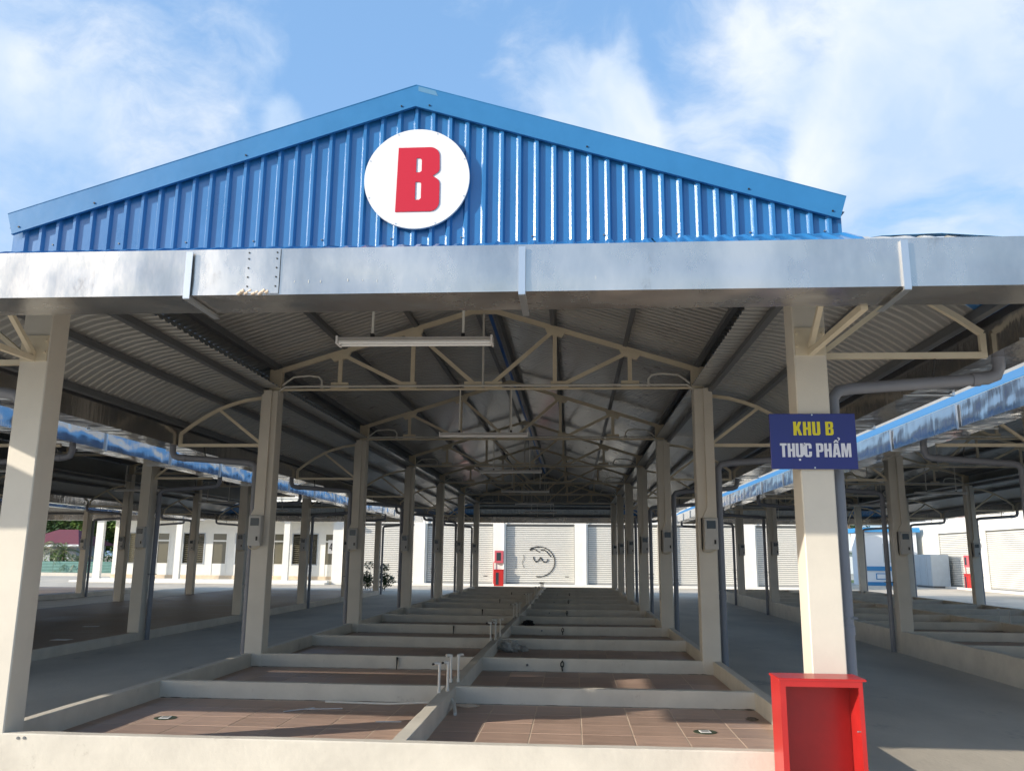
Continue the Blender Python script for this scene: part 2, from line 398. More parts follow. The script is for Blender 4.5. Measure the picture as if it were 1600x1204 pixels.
# mitred corners: for each rib line at distance d past the corner the sheet starts at o = d
def corner(flip):
    m = M(); lines = []; d = 0; pt = .142
    i = 0
    while True:
        done = False
        for u in UU:
            dd = (i + u) * pt
            if dd > 1.47: done = True; break
            lines.append((dd, ribz(u)))
        if done: break
        i += 1
    lines.append((1.475, 0)); n = 8
    for (dd, h) in lines:
        for k in range(n):
            o = dd + (1.48 - dd) * k / (n - 1)
            z = can(o) + h * .017
            m.v.append((o, -dd, z) if not flip else (dd, -o, z))
    for j in range(len(lines) - 1):
        for i in range(n - 1):
            a = j * n + i; f = (a, a + n, a + n + 1, a + 1)
            m.f.append(f if not flip else tuple(reversed(f))); m.sm.append(False)
    return m.mesh('canopy_corner_sheet', 'blue_sheet')
c1, c2 = corner(False), corner(True)
c1.flip_normals(); c2.flip_normals()
for (x, y, rz) in ((CX, 0, 0), (CX, YE, R(90)), (-CX, YE, R(180)), (-CX, 0, R(270))):
    obj('canopy_corner_sheet', c1, hall, (x, y, 0), (0, 0, rz)); obj('canopy_corner_sheet', c2, hall, (x, y, 0), (0, 0, rz))
    hc = M()
    for a, b in zip(CO[1:], CO[2:]): hc.beam((a, -a, can(a) + .022), (b, -b, can(b) + .022), .09, .004)
    part('hip_cap', hc, 'blue_trim', hall, (x, y, 0), (0, 0, rz))
fls = M()
for sx in (-1, 1):
    x = sx * 3.465; fls.box(min(x, x + sx * .004), max(x, x + sx * .004), -.15, YE + .15, can(.32) + .01, roofz(3.465) + .001)
part('eave_flashing', fls, 'flashing', hall)
# canopy purlins
for o, w in ((.12, .06), (.75, .05), (1.34, .05)):
    z = can(o) - .008
    for sx in (-1, 1):
        m = M().box(-w / 2, w / 2, -o, YE + o, -.085, 0)
        part('canopy_purlin', m, 'purlin', hall, (sx * (CX + o), 0, z), (0, sx * .22, 0))
    for yy, s in ((-o, -1), (YE + o, 1)):
        m = M().box(-(CX + o), CX + o, -w / 2, w / 2, -.085, 0)
        part('canopy_purlin', m, 'purlin', hall, (0, yy, z - .001), (-s * .22, 0, 0))
# canopy brackets (outward = +x in local)
def bracket_me(stretch=1.0):
    m = M(); s = stretch; w = .045
    arc = [(.12, 3.965), (.4, 3.925), (.65, 3.85), (.8, 3.79), (1.0, 3.68), (1.2, 3.55), (1.37, 3.42)]
    P = [(x * s, 0, z) for x, z in arc]
    for a, b in zip(P, P[1:]): m.beam(a, b, w, .045)
    return m.mesh('canopy_bracket', 'steel_cream')
def bracket(x, y, rz, stretch=1.0, plate=False):
    o = obj('canopy_bracket', BK[stretch][0], hall, (x, y, 0), (0, 0, rz))
    obj('bracket_bar', BK[stretch][1], o); obj('bracket_strut', BK[stretch][2], o); obj('bracket_post', BK[stretch][3], o)
    if plate:
        obj('bracket_plate', BK['plate'], o)
        for dy in (-.1, .1):
            for z in (3.30, 3.40): obj('bolt', BK['bolt'], o, (.145, dy, z))
BK = {}
for s in (1.0, 1.414):
    BK[s] = (bracket_me(s), M().beam((.12, 0, 3.245), (1.39 * s, 0, 3.245), .045, .045).mesh('bracket_bar', 'steel_cream'),
             M().beam((.14, 0, 3.28), (.79 * s, 0, 3.775), .04, .04).mesh('bracket_strut', 'steel_cream'),
             M().box(1.345 * s, 1.39 * s, -.021, .021, 3.268, 3.42).mesh('bracket_post', 'steel_cream'))
BK['plate'] = M().box(.126, .140, -.115, .115, 3.225, 3.445).mesh('bracket_plate', 'steel_cream')
BK['bolt'] = M().tube([(-.01, 0, 0), (.014, 0, 0)], .012, 6).mesh('bolt', 'steel_cream')
for k in range(NB + 1):
    bracket(CX, k * L, 0); bracket(-CX, k * L, math.pi)
for sx in (-1, 1):
    bracket(sx * CX, 0, R(-90), 1.0, True); bracket(sx * CX, YE, R(90), 1.0, True)
    pass
# gutters with dents: outer face / bottom / inner face, as a run along local x of length ln, outward = -y
GI, GO, GB, GT = 1.41, 1.80, 3.245, 3.545
def gutter_run(x0, x1, seed, dent=1.0, lip=True):
    m = M(); nx = max(2, int((x1 - x0) / .06))
    runs = ([(-GI, GT), (-GI, (GT + GB) / 2), (-GI, GB)], [(-GI - (GO - GI) * i / 6, GB) for i in range(7)],
            [(-GO, GB + (GT - GB) * i / 9) for i in range(10)], [(-GO, GT), (-GO + .022, GT + .003), (-GO + .026, GT - .012)])
    for r_i, prof in enumerate(runs):
        n = len(prof); base = len(m.v)
        for i in range(nx + 1):
            x = x0 + (x1 - x0) * i / nx
            for k, (y, z) in enumerate(prof):
                a = noise.noise(Vector((x * .9 + seed, z * 2.5, y * 2))); b = noise.noise(Vector((x * 3.6 + seed, z * 6, y * 5 + seed)))
                left = .55 + .6 * max(0, noise.noise(Vector((x * .35 + seed * 2, 0, 0))) + .25)
                e = math.sin(math.pi * k / (n - 1)) if n > 3 else 0
                c_ = noise.noise(Vector((x * 9 + seed, z * 11, 3.3)))
                d = (a * .008 + b * .0075 * left + c_ * .0022 * left) * dent * e
                if r_i == 2: m.v.append((x, y + d, z))
                elif r_i == 1: m.v.append((x, y, z + d * 1.2 + (.006 * a * (k / (n - 1)) if k else 0) * 0))
                else: m.v.append((x, y, z))
        for i in range(nx):
            for k in range(n - 1):
                q = base + i * n + k; m.f.append((q, q + 1, q + n + 1, q + n)); m.sm.append(True)
    return m
def straps(parent, xs):
    for x in xs:
        s = obj('gutter_strap', STR, parent, (x, 0, 0))
STR_m = M(); STR_m.box(-.021, .021, -GO - .022, -GO - .016, GB - .02, GT - .02); STR_m.box(-.021, -.017, -GO - .016, -GO + .003, GB - .02, GT - .02)
STR_m.box(-.021, .021, -GO - .02, -GI + .06, GB - .026, GB - .020); STR_m.box(.017, .021, -GO - .016, -GI + .06, GB - .020, GB - .008)
STR = STR_m.mesh('gutter_strap', 'strap')
SX = CX + GO
def gutter(x0, x1, loc, rz, seed, sx):
    g_ = part('gutter', gutter_run(x0, x1, seed), 'gutter_metal' if loc[0] == 0 else 'gutter_side', hall, loc, (0, 0, rz)); straps(g_, sx); return g_
gutter(-SX, -2.30 + 1.62, (0, 0, 0), 0, 1.3, (-3.35, -1.083))
gutter(-.72, SX, (0, -.004, -.003), 0, 9.7, (1.016, 3.287))
ov = part('gutter_joint', M().box(-.72, -.50, -GO - .0115, -GO - .0095, GB + .004, GT - .003), 'gutter_metal', hall)
gutter(-SX, SX, (0, YE, 0), math.pi, 4.1, (-2, 0, 2))
q = YE + 2 * GO
side_x = [-.6 + 2.2 * i for i in range(16)]
gr = gutter(-GO, YE + GO, (CX - 0, 0, 0), R(90), 6.2, side_x)        # right side: local x -> +y, outward -y -> +x
gl = gutter(-YE - GO, GO, (-CX, 0, 0), R(-90), 2.2, [-x for x in side_x])
# screws at the joint
sc = M()
for zz in (GB + .05, GB + .11, GB + .17, GB + .23, GT - .03):
    for xx in (-.70, -.52): sc.tube([(xx, -GO - .005, zz), (xx, -GO - .016, zz)], .0055, 6)
sm_ = M()
for x in (-2.75,): sm_.box(x, x + .012, -GO - .009, -GO - .0035, GB + .002, GT - .002)
part('seam_fold', sm_, 'gutter_metal', hall)
pin = M()
for i in range(24):
    x = -.4 + i * .085 + random.uniform(-.01, .01)
    if random.random() < .8: pin.box(x, x + .003, -GO - .0065, -GO - .0035, GB + .075 + random.uniform(-.006, .006), GB + .085 + random.uniform(0, .008))
part('pinholes', pin, 'pipe_white', hall)
sl_ = M()
for i in range(9):
    x = -.76 + i * .022; sl_.tube([(x, -GO - .006, GB + random.uniform(-.002, .02)), (x + .022, -GO - .010, GB + random.uniform(0, .03))], random.uniform(.006, .013), 6)
part('sealant', sl_, 'grout', hall)
part('joint_rivets', sc, 'black', hall)
# downpipes
dp = M(); r = .048
dp.tube([(1.52, .09, GB + .02), (1.52, .09, 3.17), (1.49, .09, 3.10), (1.42, .09, 3.075), (.36, .09, 3.0), (.26, .09, 2.98), (.215, .09, 2.92), (.213, .09, 2.8), (.213, .09, GZ + .01)], r, 12)
for z in (2.72, 1.1): dp.tube([(.213, .09, z), (.213, .09, z + .07)], .054, 12)
dp.tube([(1.36, .09, 3.071), (1.30, .09, 3.066)], .055, 12)
dp_me = dp.mesh('downpipe', 'pipe_grey')
cl = M().box(.11, .28, .045, .135, 1.22, 1.235).mesh('pipe_clamp', 'purlin')
hg = M().tube([(1.0, .09, 3.045), (1.0, .0, 3.27)], .008, 6).mesh('pipe_hanger', 'black')
for k in range(NB + 1):
    for sx in (-1, 1):
        o = obj('downpipe', dp_me, hall, (sx * CX, k * L, 0)); o.scale = (sx, 1, 1)
        obj('pipe_clamp', cl, o); obj('pipe_hanger', hg, o)
# gables
GP = .1467
def gable(name):
    m = M(); nr = int(2 * 3.47 / GP); x0 = -3.48
    us = (0, .58, .70, .86, .98)
    pts = []
    for i in range(48):
        for u in us:
            x = x0 + (i + u) * GP; h = 1 if u in (.70, .86) else 0
            if x > 3.48: break
            pts.append((x, h))
    pts.append((3.48, 0))
    for x, h in pts:
        y = -.155 - .03 * h
        m.v.append((x, y, 4.12)); m.v.append((x, y, roofz(x) + .01))
    for i in range(len(pts) - 1):
        a = 2 * i; m.f.append((a, a + 2, a + 3, a + 1)); m.sm.append(False)
    return m
gw = part('gable_cladding', gable('g'), 'blue_sheet', hall)
o = obj('gable_cladding', gw.data, hall, (0, YE, 0), (0, 0, math.pi))
ds = M()
for i in range(2, 47, 4):
    x = -3.45 + (i + .3) * GP; ds.tube([(x, -.155, 4.24), (x, -.166, 4.24)], .007, 6)
part('cladding_screws', ds, 'purlin', hall)
def verge(sx):
    m = M(); a, b = 5.604, 5.412; y0, y1 = -.212, -.207
    n = Vector((SL, 0, 1)).normalized()
    def L_(x, z): return z - SL * x
    X = 3.515
    # top edge from peak to end; end cut square to the slope
    ex, ez = X, a - SL * X
    bx, bz = X - .193 * SL / math.sqrt(1 + SL * SL) * 1.0, (a - SL * X) - .193 / math.sqrt(1 + SL * SL) * math.sqrt(1 + SL * SL) * .94
    m.prism([(0, b), (sx * bx, bz), (sx * ex, ez), (0, a)] if sx > 0 else [(0, a), (sx * ex, ez), (sx * bx, bz), (0, b)], y0, y1, 'y')
    m.beam((0, -.205, b - .004), (sx * bx, -.205, bz - .004), .03, .006)      # folded lower lip
    m.beam((0, -.13, a + .002), (sx * ex, -.13, ez + .002), .17, .005)       # top return over the sheets
    return m
for sx in (-1, 1):
    v = part('verge_trim', verge(sx), 'blue_trim', hall)
    scr = M()
    for x in (.12, 1.45, 2.75, 3.4):
        z = 5.412 - SL * x + .035; scr.tube([(sx * x, -.211, z), (sx * x, -.220, z)], .008, 6)
    obj('screws', scr.mesh('screws', 'black'), v)
    obj('verge_trim', v.data, hall, (0, YE, 0), (0, 0, math.pi))
part('sticker_scrap', M().prism([(.02, 5.548), (.19, 5.495), (.17, 5.543), (.02, 5.592)], -.2135, -.2125, 'y'), 'pale_blue', hall)

# ------------------------------------------------------------------ the three neighbouring halls
sides = {}
for dx, lab in ((-10.98, 'second open market hall, across the lane to the left of the nearest hall'),
                (10.98, 'open market hall across the lane to the right of the nearest hall'),
                (-21.96, 'farthest left open market hall, seen beyond the second hall')):
    h = copy_tree(hall); h.location = (dx, 0, 0); h['label'] = lab
    if dx < 0:      # left halls' roofs and columns lifted above true height, blocking stray sun strips
        for ch in list(h.children):
            nm_ = ch.name.split('.')[0]
            if nm_ == 'eave_flashing': copy_tree(ch, h).location.z += .30  # added second flashing, shuts the gap under the lifted roof to light
            elif nm_ in ('roof_sheet', 'ridge_cap', 'verge_trim', 'gable_cladding', 'purlin', 'roof_truss', 'column', 'cladding_screws', 'sticker_scrap'): ch.location.z += .30
    if dx == 10.98:
        m = M()
        for k in range(18): m.add([(-CX - 1.30, -.9 + k * 2, 3.86), (-CX - 1.70, -.9 + k * 2, 3.60), (-CX - 1.70, 1.097 + k * 2, 3.60), (-CX - 1.30, 1.097 + k * 2, 3.86), (-CX - 1.30, -.9 + k * 2, 3.85), (-CX - 1.70, -.9 + k * 2, 3.59), (-CX - 1.70, 1.097 + k * 2, 3.59), (-CX - 1.30, 1.097 + k * 2, 3.85)], [(0, 1, 2, 3), (7, 6, 5, 4), (0, 4, 5, 1), (1, 5, 6, 2), (2, 6, 7, 3)])
        part('edge_trim', m, 'blue_trim', h)

# ------------------------------------------------------------------ stall platforms
def stall_platform(x0, label, pieces):
    T = thing('stall_platform', label, 'stall platform', (x0, 0, 0), 0, 'raised platforms of low walled market stalls')
    T_ = {}
    xo = CX + C2 - .003; xi = xo - .105
    fr = M().curb(-xo, xo, -.128, -.022, GZ, ZT); part('front_curb', fr, 'cream_curb', T)
    part('back_curb', M().curb(-xo, xo, YE + .02, YE + .122, GZ, ZT), 'cream_curb', T)
    for s in (-1, 1):
        a, b = sorted((s * xi, s * xo)); part('side_curb', M().curb(a, b, -.0215, YE + .0195, GZ, ZT - .001), 'cream_curb', T)
    part('middle_curb', M().curb(-.06, .06, -.021, YE + .019, ZF - .03, ZT - .0005), 'cream_curb', T)
    cwm = M().curb(.0605, xi - .001, -.05, .05, ZF - .03, ZT - .0015).mesh('cross_curb', 'cream_curb')
    for k in range(1, 12):
        y = k * L / 2
        yy = y if k % 2 else y - .07
        for s in (-1, 1):
            obj('cross_curb', cwm, T, (0, yy, 0), (0, 0, 0 if s > 0 else math.pi))
    for k in range(1, 7):
        y = k * L / 2 - (.12 if k % 2 == 0 else .05)
        for sgn in (-1, 1):
            m = M(); n = 90; o0 = 0
            for q in range(n + 1):
                x = .065 + (xi - .08) * q / n
                w = .004 + .020 * max(0, noise.noise(Vector((x * 5 + k * 7, sgn * 3, 0)))) + (.03 * max(0, x - 2.7) if random.random() < .6 else 0) + random.uniform(0, .003)
                m.v += [(x * sgn, y - .001, ZF + .006 + w * .3), (x * sgn, y - w, ZF + .0035)]
            for q in range(n): a = 2 * q; m.f.append((a, a + 1, a + 3, a + 2)); m.sm.append(False)
            part('mortar_edge', m, 'mortar', T)
    fl = part('floor_slab', M().box(-xi, xi, 0, YE, GZ + .01, ZF - .0018), 'grout', T)
    ts = .455; gp = .011; cache = {}
    edges_x = [.06, .475] + [.475 + ts * i for i in range(1, 7)]
    edges_x[-1] = xi - .002
    rest = M()
    for c in range(12):
        ya = c * L / 2 + (.052 if c else -.02); yb = (c + 1) * L / 2 - .05
        if c % 2 == 0 and c: ya = c * L / 2 - .018
        if c % 2 == 1: yb = (c + 1) * L / 2 - .122
        ey = [ya]; y = math.ceil((ya + .05 - .36) / ts) * ts + .36
        while y < yb - .06: ey.append(y); y += ts
        ey.append(yb)
        for s in (-1, 1):
            for i in range(len(edges_x) - 1):
                for j in range(len(ey) - 1):
                    w = edges_x[i + 1] - edges_x[i] - gp; d = ey[j + 1] - ey[j] - gp
                    x = (edges_x[i] + edges_x[i + 1]) / 2 * s; yy = (ey[j] + ey[j + 1]) / 2
                    if c < pieces:
                        key = (round(w, 3), round(d, 3))
                        if key not in cache: cache[key] = M().cbox(-w / 2, w / 2, -d / 2, d / 2, -.008, 0, .0015).mesh('tile', 'tile')
                        t = obj('tile', cache[key], fl, (x, yy, ZF + random.uniform(-.0007, .0007)), (random.uniform(-.0015, .0015), random.uniform(-.0015, .0015), 0))
                    else:
                        rest.box(x - w / 2, x + w / 2, yy - d / 2, yy + d / 2, ZF - .008, ZF)
    part('tiles', rest, 'tile', fl, kind='stuff')
    return T
stall_platform(0, 'low walled tiled stall platform under the nearest hall, in the middle foreground', 3)
for i, (x, z) in enumerate(((-2.93, .268), (-2.88, .270))):
    o = part('wall_plug', M().tube([(x, -.126, z), (x, -.134, z)], .011, 10), 'purlin'); tag(o, ('left', 'right')[i] + ' one of two grey plugs in the front curb beside the left front column', 'wall plug')
stall_platform(10.98, 'low walled stall platform under the hall to the right', 0)
# left hall: flat tiled floor flush with its edge curb
def flat_platform(x0, label):
    T = thing('flat_platform', label, 'floor platform', (x0, 0, 0), 0, 'flat floored hall platforms')
    xo = CX + C2 - .003; z = .055
    for s in (-1, 1):
        a, b = sorted((s * (xo - .1), s * xo)); part('edge_curb', M().cbox(a, b, -.12, YE + .12, GZ, z, .006), 'cream_curb', T)
    for y0 in (-.12, YE + .02): part('edge_curb', M().cbox(-xo + .1005, xo - .1005, y0, y0 + .1, GZ, z - .001, .006), 'cream_curb', T)
    fl = part('floor_slab', M().box(-xo + .1, xo - .1, -.02, YE + .02, GZ + .01, z - .012), 'grout', T)
    m = M(); n = 14; ts = (2 * xo - .2) / n; ny = int((YE + .04) / ts)
    for i in range(n):
        for j in range(ny + 1):
            ya = -.019 + j * ts; yb = min(ya + ts - .005, YE + .018)
            if yb - ya < .05: continue
            m.box(-xo + .1025 + i * ts, -xo + .1025 + (i + 1) * ts - .005, ya, yb, z - .013, z - .004)
    part('tiles', m, 'tile_brown', fl, kind='stuff')
flat_platform(-10.98, 'flat brown tiled platform under the second hall to the left')
flat_platform(-21.96, 'flat brown tiled platform under the farthest left hall')

# ------------------------------------------------------------------ lettering
def glyph_mesh(polys, depth, material, name):
    cu = bpy.data.curves.new(name, 'CURVE'); cu.dimensions = '2D'; cu.fill_mode = 'BOTH'; cu.extrude = depth / 2
    for poly in polys:
        sp_ = cu.splines.new('POLY'); sp_.points.add(len(poly) - 1); sp_.use_cyclic_u = True
        for p, q in zip(sp_.points, poly): p.co = (q[0], q[1], 0, 1)
    tmp = bpy.data.objects.new('tmp', cu); COL.objects.link(tmp)
    me = bpy.data.meshes.new_from_object(tmp); bpy.data.objects.remove(tmp); bpy.data.curves.remove(cu)
    me.name = name; me.materials.clear(); me.materials.append(MAT[material]); return me
def arc(cx, cy_, rx, ry, a0, a1, n=8):
    return [(cx + rx * math.cos(R(a0 + (a1 - a0) * i / n)), cy_ + ry * math.sin(R(a0 + (a1 - a0) * i / n))) for i in range(n + 1)]
G = {}
G['B'] = (.52, [[(0, 0)] + arc(.36, .15, .16, .15, -90, 0) + arc(.40, .40, .12, .11, 0, 70) + [(.445, .515)] + arc(.38, .62, .13, .10, -40, 0) + arc(.36, .85, .15, .15, 0, 90) + [(0, 1)],
                [(.2, .15), (.30, .15), (.33, .18), (.33, .41), (.30, .44), (.2, .44)], [(.2, .58), (.29, .58), (.32, .61), (.32, .82), (.29, .85), (.2, .85)]])
G['P'] = (.52, [[(0, 0), (.2, 0), (.2, .37)] + arc(.36, .52, .16, .15, -90, 0) + arc(.36, .85, .16, .15, 0, 90) + [(0, 1)], [(.2, .52), (.29, .52), (.32, .55), (.32, .82), (.29, .85), (.2, .85)]])
G['K'] = (.55, [[(0, 0), (.2, 0), (.2, .30), (.25, .40), (.35, 0), (.56, 0), (.385, .56), (.545, 1), (.345, 1), (.2, .63), (.2, 1), (0, 1)]])
G['H'] = (.52, [[(0, 0), (.2, 0), (.2, .42), (.32, .42), (.32, 0), (.52, 0), (.52, 1), (.32, 1), (.32, .59), (.2, .59), (.2, 1), (0, 1)]])
G['U'] = (.52, [arc(.15, .15, .15, .15, 180, 270) + arc(.37, .15, .15, .15, -90, 0) + [(.52, 1), (.32, 1), (.32, .19)] + arc(.26, .19, .06, .05, 0, -180) + [(.2, 1), (0, 1)]])
G['T'] = (.48, [[(.14, 0), (.34, 0), (.34, .84), (.48, .84), (.48, 1), (0, 1), (0, .84), (.14, .84)]])
G['C'] = (.52, [arc(.15, .15, .15, .15, 180, 270) + arc(.37, .15, .15, .15, -90, 0) + [(.52, .40), (.32, .40), (.32, .19)] + arc(.26, .19, .06, .05, 0, -180) + arc(.26, .81, .06, .05, 180, 0) + [(.32, .62), (.52, .62)] + arc(.37, .85, .15, .15, 0, 90) + arc(.15, .85, .15, .15, 90, 180)])
G['A'] = (.56, [[(0, 0), (.19, 0), (.21, .17), (.35, .17), (.37, 0), (.56, 0), (.42, 1), (.14, 1)], [(.235, .33), (.325, .33), (.28, .72)]])
G['M'] = (.70, [[(0, 0), (.17, 0), (.17, .64), (.275, 0), (.425, 0), (.53, .64), (.53, 0), (.70, 0), (.70, 1), (.44, 1), (.35, .48), (.26, 1), (0, 1)]])
G['4'] = (.5, [[(.27, 0), (.43, 0), (.43, .22), (.5, .22), (.5, .38), (.43, .38), (.43, 1), (.24, 1), (0, .36), (0, .22), (.27, .22)], [(.14, .38), (.27, .38), (.27, .75)]])
def word(txt, h, wscale, gap=.07):
    out = []; x = 0
    for ch in txt:
        if ch == ' ': x += .26; continue
        b = {'Ự': 'U', 'Ẩ': 'A'}.get(ch, ch); w, pl = G[b]
        out += [[(x + a, c) for a, c in p] for p in pl]
        if ch == 'Ự':
            out.append([(x + .52, .84), (x + .60, .92), (x + .60, 1.04), (x + .70, 1.04), (x + .70, .93), (x + .60, .80), (x + .523, .76)])
            out.append([(x + .19, -.26), (x + .33, -.26), (x + .33, -.12), (x + .19, -.12)]); w += .03
        if ch == 'Ẩ':
            out.append([(x + .08, 1.05), (x + .20, 1.05), (x + .28, 1.14), (x + .36, 1.05), (x + .48, 1.05), (x + .34, 1.25), (x + .22, 1.25)])
            out.append([(x + .44, 1.20), (x + .50, 1.20), (x + .58, 1.31), (x + .52, 1.42), (x + .40, 1.42), (x + .40, 1.36), (x + .47, 1.36), (x + .50, 1.31), (x + .44, 1.26)])
        x += w + gap
    x -= gap
    return [[((a - x / 2) * wscale * h, c * h) for a, c in p] for p in out], x * wscale * h

# area sign on the right front column
sg = thing('area_sign', 'dark blue sign reading KHU B THỰC PHẨM on the right front column', 'sign', (3.153, -.14, 2.545))
part('board', M().cbox(-.323, .323, -.018, 0, -.213, .213, .003), 'navy', sg)
p_, w_ = word('KHU B', .105, 1.08, .09); obj('lettering', glyph_mesh(p_, .003, 'yellow', 'lettering'), sg, (.005, -.020, .045), (R(90), 0, 0))
p_, w_ = word('THỰC PHẨM', .105, .99, .065); obj('lettering', glyph_mesh(p_, .003, 'letter_white', 'lettering'), sg, (.012, -.020, -.122), (R(90), 0, 0))
for z in (.203, -.203): part('bolt', M().tube([(0, -.024, z), (0, -.018, z)], .006, 8), 'strap', sg)
# round sign
dsg = thing('round_sign', 'round white sign with a large red letter B on the blue gable', 'sign', (.031, -.19, 4.745))
ring = []
m = M(); n = 72; rr = .444
m.add([(rr * math.cos(2 * math.pi * i / n), -.028, rr * math.sin(2 * math.pi * i / n)) for i in range(n)], [tuple(range(n))])
m.add([(rr * math.cos(2 * math.pi * i / n), y, rr * math.sin(2 * math.pi * i / n)) for y in (-.028, -.002) for i in range(n)], [((i + 1) % n, i, n + i, n + (i + 1) % n) for i in range(n)])
m.add([(rr * math.cos(2 * math.pi * i / n), -.002, rr * math.sin(2 * math.pi * i / n)) for i in range(n)], [tuple(reversed(range(n)))])
part('disc', m, 'disc_white', dsg)
Bw = [[(0, 0)] + arc(.50, .14, .14, .14, -90, 0) + arc(.52, .42, .12, .11, 0, 60) + [(.535, .548)] + arc(.50, .66, .135, .10, -40, 0) + arc(.49, .86, .14, .14, 0, 90) + [(0.02, 1)],
      [(.285, .18), (.345, .18), (.37, .205), (.37, .435), (.345, .458), (.285, .458)], [(.29, .607), (.345, .607), (.37, .63), (.37, .80), (.345, .83), (.29, .83)]]
bh = .572
Bp = [[((a - .32) * bh, (b - .5) * bh) for a, b in pl] for pl in Bw]
obj('letter', glyph_mesh(Bp, .006, 'letter_red', 'letter'), dsg, (.012, -.032, -.01), (R(90), 0, 0))
for i in range(8):
    a = math.pi / 8 + i * math.pi / 4; part('rivet', M().tube([(.43 * math.cos(a), -.032, .43 * math.sin(a)), (.43 * math.cos(a), -.027, .43 * math.sin(a))], .005, 6), 'strap', dsg)

# ------------------------------------------------------------------ red hose box by the right front column
rb = thing('hose_box', 'large open fronted red steel box standing against the right front column', 'fire hose box', (3.03, -.415, GZ))
H_ = .965; Wd = .28; D = .28; th = .012
part('side_panel', M().box(-Wd, -Wd + th, .0, D, .04, H_ - .012), 'red', rb)
part('side_panel', M().box(Wd - th, Wd, .0, D, .04, H_ - .012), 'red', rb)
part('back_panel', M().box(-Wd + th, Wd - th, D - th, D, .04, H_ - .012), 'red', rb)
part('bottom_panel', M().box(-Wd, Wd, 0, D, .028, .04), 'red', rb)
part('top_panel', M().cbox(-Wd - .012, Wd + .03, -.012, D, H_ - .012, H_ + .003, .005), 'red', rb)
part('front_frame', M().box(-Wd - .001, -Wd + .038, -.008, -.0005, .028, H_ - .0125).box(Wd - .028, Wd + .001, -.008, -.0005, .028, H_ - .0125).box(-Wd + .038, Wd - .028, -.008, -.0005, H_ - .052, H_ - .0125).box(-Wd + .038, Wd - .028, -.008, -.0005, .028, .06), 'red', rb)
for sx in (-.22, .22): part('foot', M().box(sx - .03, sx + .03, .02, D - .02, 0, .028), 'black', rb)
part('latch', M().tube([(Wd - .02, .03, .62), (Wd - .045, .03, .62)], .006, 6), 'strap', rb)

# ------------------------------------------------------------------ hanging lamps
lp = thing('strip_lamp', '', 'lamp', (.02, 0, 3.41), 0, 'unlit strip lamps hanging from the trusses of the nearest hall')
part('housing', M().prism([(-.05, 0), (-.07, -.016), (.07, -.016), (.05, 0), (.035, .02), (-.035, .02)], -.65, .65, 'x'), 'lamp_white', lp)
for dy in (-.045, .045): part('tube', M().tube([(-.63, dy, -.028), (.63, dy, -.028)], .0125, 10), 'lamp_tube', lp)
for x in (-.65, .635): part('end_cap', M().box(x, x + .015, -.074, .074, -.043, .024), 'lamp_white', lp)
for x in (-.36, .40):
    part('hanger_rod', M().tube([(x, 0, .03), (x, -.0, .69)], .011, 8), 'pipe_white', lp)
    part('hanger_clip', M().box(x - .014, x + .014, -.02, .02, .028, .055), 'black', lp)
nm = ('nearest', 'second nearest', 'third', 'fourth', 'fifth', 'sixth', 'farthest')
for k in range(7):
    o = lp if k == 0 else copy_tree(lp)
    o.location = (.02, k * L, 3.41); o.rotation_euler = (0, [.004, .003, -.006, .005, 0, .004, -.005][k], 0)
    o['label'] = ['nearest white strip lamp, hanging just under the front gutter', 'second strip lamp from the front, hanging behind the nearest truss'][k] if k < 2 else 'unlit white strip lamp hanging from the %s truss counted from the front' % (nm[k] if k < 6 else 'farthest')
for dx, where in ((10.98, 'right'), (-10.98, 'left')):
    for k in range(7):
        o = copy_tree(lp); o.location = (dx + .02, k * L, 3.41)
        o['group'] = 'unlit strip lamps in the neighbouring halls'
        o['label'] = 'unlit strip lamp in the hall to the %s, on its %s truss from the front' % (where, nm[k] if k != 1 else 'second')

# ------------------------------------------------------------------ meter boxes
def meter(x, y, label, flip=1, group='electricity meter boxes on the columns', off=0.0):
    t = thing('meter_box', label, 'electricity meter', (x, y, 1.76), 0, group)
    return t
mb = meter(CX + .035, L - C2, '')
part('cabinet', M().cbox(-.095, .095, -.115, 0, .02, .45, .008).box(-.085, .085, -.125, -.1155, .06, .435), 'meter_grey', mb)
part('screen', M().box(-.062, .062, -.131, -.1255, .30, .41), 'screen', mb)
part('breaker_window', M().box(.02, .075, -.134, -.1255, .075, .17), 'meter_grey', mb)
part('breaker', M().box(.032, .060, -.1375, -.1345, .092, .15), 'black', mb)
part('cable_shroud', M().prism([(-.10, .452), (.095, .452), (.095, .52), (.095, 2.29), (-.03, 2.29), (-.03, .60)], -.045, -.0005, 'y'), 'cream', mb)
part('cable_loop', M().tube([(-.09, -.02, .05), (-.105, -.03, .0), (-.05, -.04, -.03), (.02, -.04, -.015), (.07, -.04, .02)], .007, 6), 'steel_cream', mb)
part('side_cable', M().tube([(-.113, -.012, .45), (-.115, -.012, .05), (-.10, -.02, -.01)], .010, 6), 'black', mb)
first = True
side = {1: 'right', -1: 'left'}
ordn = {1: 'second', 2: 'third', 3: 'fourth', 4: 'fifth', 5: 'sixth', 6: 'last'}
for sx in (1, -1):
    for k in range(1, 7):
        o = mb if first else copy_tree(mb); first = False
        o.location = (sx * CX + (.035 if sx > 0 else -.05), k * L - C2, 1.76)
        if sx < 0: o.rotation_euler = (0, 0, 0)
        o['label'] = 'grey meter box on the %s column from the front, nearest hall, %s row' % (ordn[k], side[sx])
